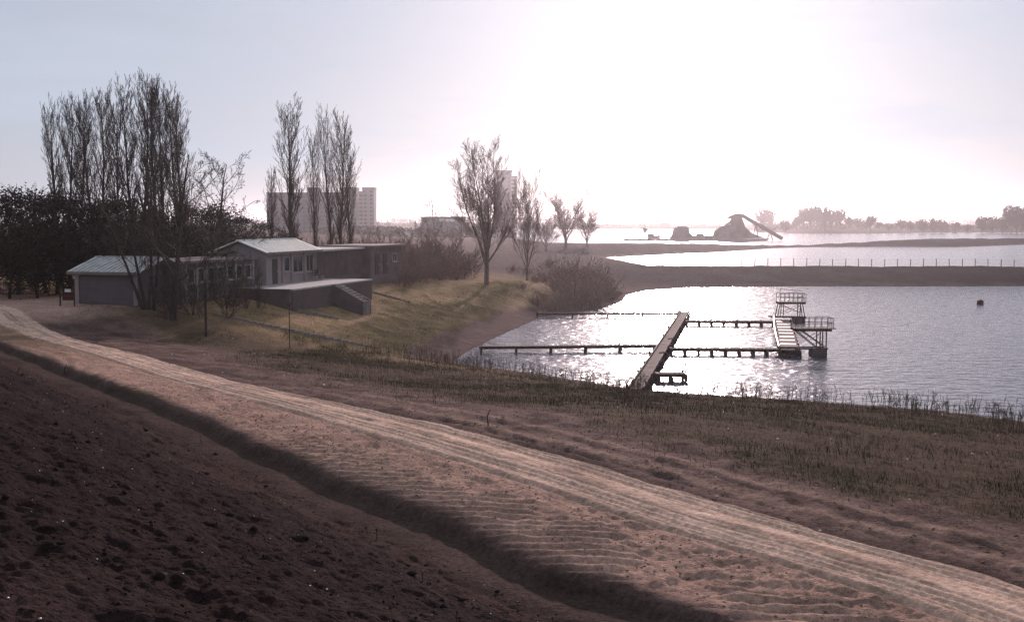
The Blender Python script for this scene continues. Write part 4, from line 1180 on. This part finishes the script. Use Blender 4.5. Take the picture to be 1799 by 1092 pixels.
def weed_test(x, y, rng):
    sd = shore(x, y); t, s = ts(x, y); st = s - trk(t); nA = fbm(x * .14, y * .14, 191, 3); nB = fbm(x * .8, y * .8, 193, 3)
    dens = sst(5.0, 9, st + 4 * nA) * sst(.6, 2.2, sd + nB) * sst(12, 5, sd + 8 * nA) * (1 - sst(70, 80, y + .3 * x)) * sst(-.15, .25, nA + nB)
    return (np.abs(x) < .5 * y + 2) & (rng.random(len(x)) < dens)
weeds(22000, 3, weed_test, (-14, 40), (26, 82), .95, 'dry_weeds', 'tall dry weed stalks along the lake bank')
def shore_weed(x, y, rng):
    sd = shore(x, y); nA = fbm(x * .3, y * .3, 195, 3)
    return (sd > .3) & (sd < 2.4) & (y < 84) & (nA > -.06)
weeds(9000, 4, shore_weed, (-8, 36), (50, 84), .62, 'dry_weeds', 'dry stalks fringing the water edge')
def stones(name, n, xr, yr, seed, test, smin_, smax_, m, label):
    x, y, rng = scatter(n, xr, yr, seed, test); z = height(x, y); n = len(x)
    base = np.array([(1, 0, 0), (-1, 0, 0), (0, 1, 0), (0, -1, 0), (0, 0, 1), (0, 0, -1)], float)
    fc = np.array([(0, 2, 4), (2, 1, 4), (1, 3, 4), (3, 0, 4), (2, 0, 5), (1, 2, 5), (3, 1, 5), (0, 3, 5)])
    s = rng.uniform(smin_, smax_, (n, 1, 1)) * rng.uniform(.5, 1.4, (n, 6, 1))
    V = base[None] * s * np.array([1.2, 1.0, .7]); a = rng.uniform(0, 6.28, n); ca, sa = np.cos(a)[:, None], np.sin(a)[:, None]
    V = np.stack([V[..., 0] * ca - V[..., 1] * sa + x[:, None], V[..., 0] * sa + V[..., 1] * ca + y[:, None], V[..., 2] + z[:, None] + smin_ * .3], -1)
    F = (fc[None] + np.arange(n)[:, None, None] * 6).reshape(-1, 3)
    tag(obj(name, np_mesh(name, V.reshape(-1, 3), F), m), label, kind='stuff')
def slope_test(x, y, rng):
    t, s = ts(x, y); q = s - lip(t); return (np.abs(x) < .5 * y + 2) & (q < -1.2) & (y > 3.5) & (rng.random(len(x)) < np.clip(14 / (y + 4), 0, 1) ** .5)
def tuft_test(x, y, rng):
    t, s_ = ts(x, y); q = s_ - lip(t); return (np.abs(x) < .5 * y + 2) & (q < 1.5) & (q > -9) & (y > 6) & (fbm(x * .4, y * .4, 401, 3) > .10) & (rng.random(len(x)) < .55)
x, y, rg = scatter(9000, (-26, 6), (6, 62), 31, tuft_test)
blades('slope_grass', x, y, rg, .10, .006, 'grass', 'sparse withered grass on the dark slope and ditch edge', .6)
weeds(260, 33, tuft_test, (-24, 5), (8, 60), .32, 'slope_weeds', 'few dead weed stems on the dark slope')
stones('pebbles', 1500, (-20, 6), (3, 45), 21, slope_test, .005, .016, 'pebble', 'pale pebbles and shell bits scattered on the dark slope')
stones('soil_clods', 34000, (-20, 6), (3, 45), 22, slope_test, .005, .026, 'clod', 'crumbly soil clods on the dark slope')
def flat_test(x, y, rng):
    t, s = ts(x, y); q = s - lip(t); st = s - trk(t); return (np.abs(x) < .5 * y + 2) & (q > .2) & (st < -1.4)
stones('sand_lumps', 22000, (-14, 14), (14, 60), 23, flat_test, .006, .030, 'sand_clod', 'lumps of sand and soil beside the ditch')
def beyond_test(x, y, rng):
    t, s = ts(x, y); st = s - trk(t); return (np.abs(x) < .5 * y + 2) & (st > 1.4) & (st < 7)
stones('soil_lumps', 18000, (-16, 26), (16, 70), 24, beyond_test, .008, .04, 'sand_clod', 'soil lumps on the strip beyond the track')
def glint_test(x, y, rng):
    t, s = ts(x, y); q = s - lip(t); return (np.abs(x) < .5 * y + 2) & (q > 0) & (y < 85)
stones('large_clods', 500, (-20, 6), (3, 45), 27, slope_test, .03, .075, 'clod', 'larger soil clods lying on the dark slope')
stones('litter_stones', 160, (-22, 26), (16, 85), 25, glint_test, .02, .05, 'pebble', 'few pale stones scattered on sand and grass')

# ------------------------------------------------------------------ hazy air
hz = MB().box((0, 0, 0), (13400, 13400, 62)).build('haze', None, None, (0, 0, 24.5))
hm = bpy.data.materials.new('winter_haze'); hm.use_nodes = True
hn = hm.node_tree
for n in list(hn.nodes): hn.nodes.remove(n)
ho = hn.nodes.new('ShaderNodeOutputMaterial'); hv = hn.nodes.new('ShaderNodeVolumePrincipled')
hv.inputs['Color'].default_value = (.93, .92, .95, 1)
hv.inputs['Density'].default_value = .00014
hv.inputs['Anisotropy'].default_value = .8
hn.links.new(hv.outputs['Volume'], ho.inputs['Volume'])
hz.data.materials.append(hm); hm.volume_intersection_method if hasattr(hm, 'volume_intersection_method') else None
tag(hz, 'thin winter haze over the lakes', kind='stuff')
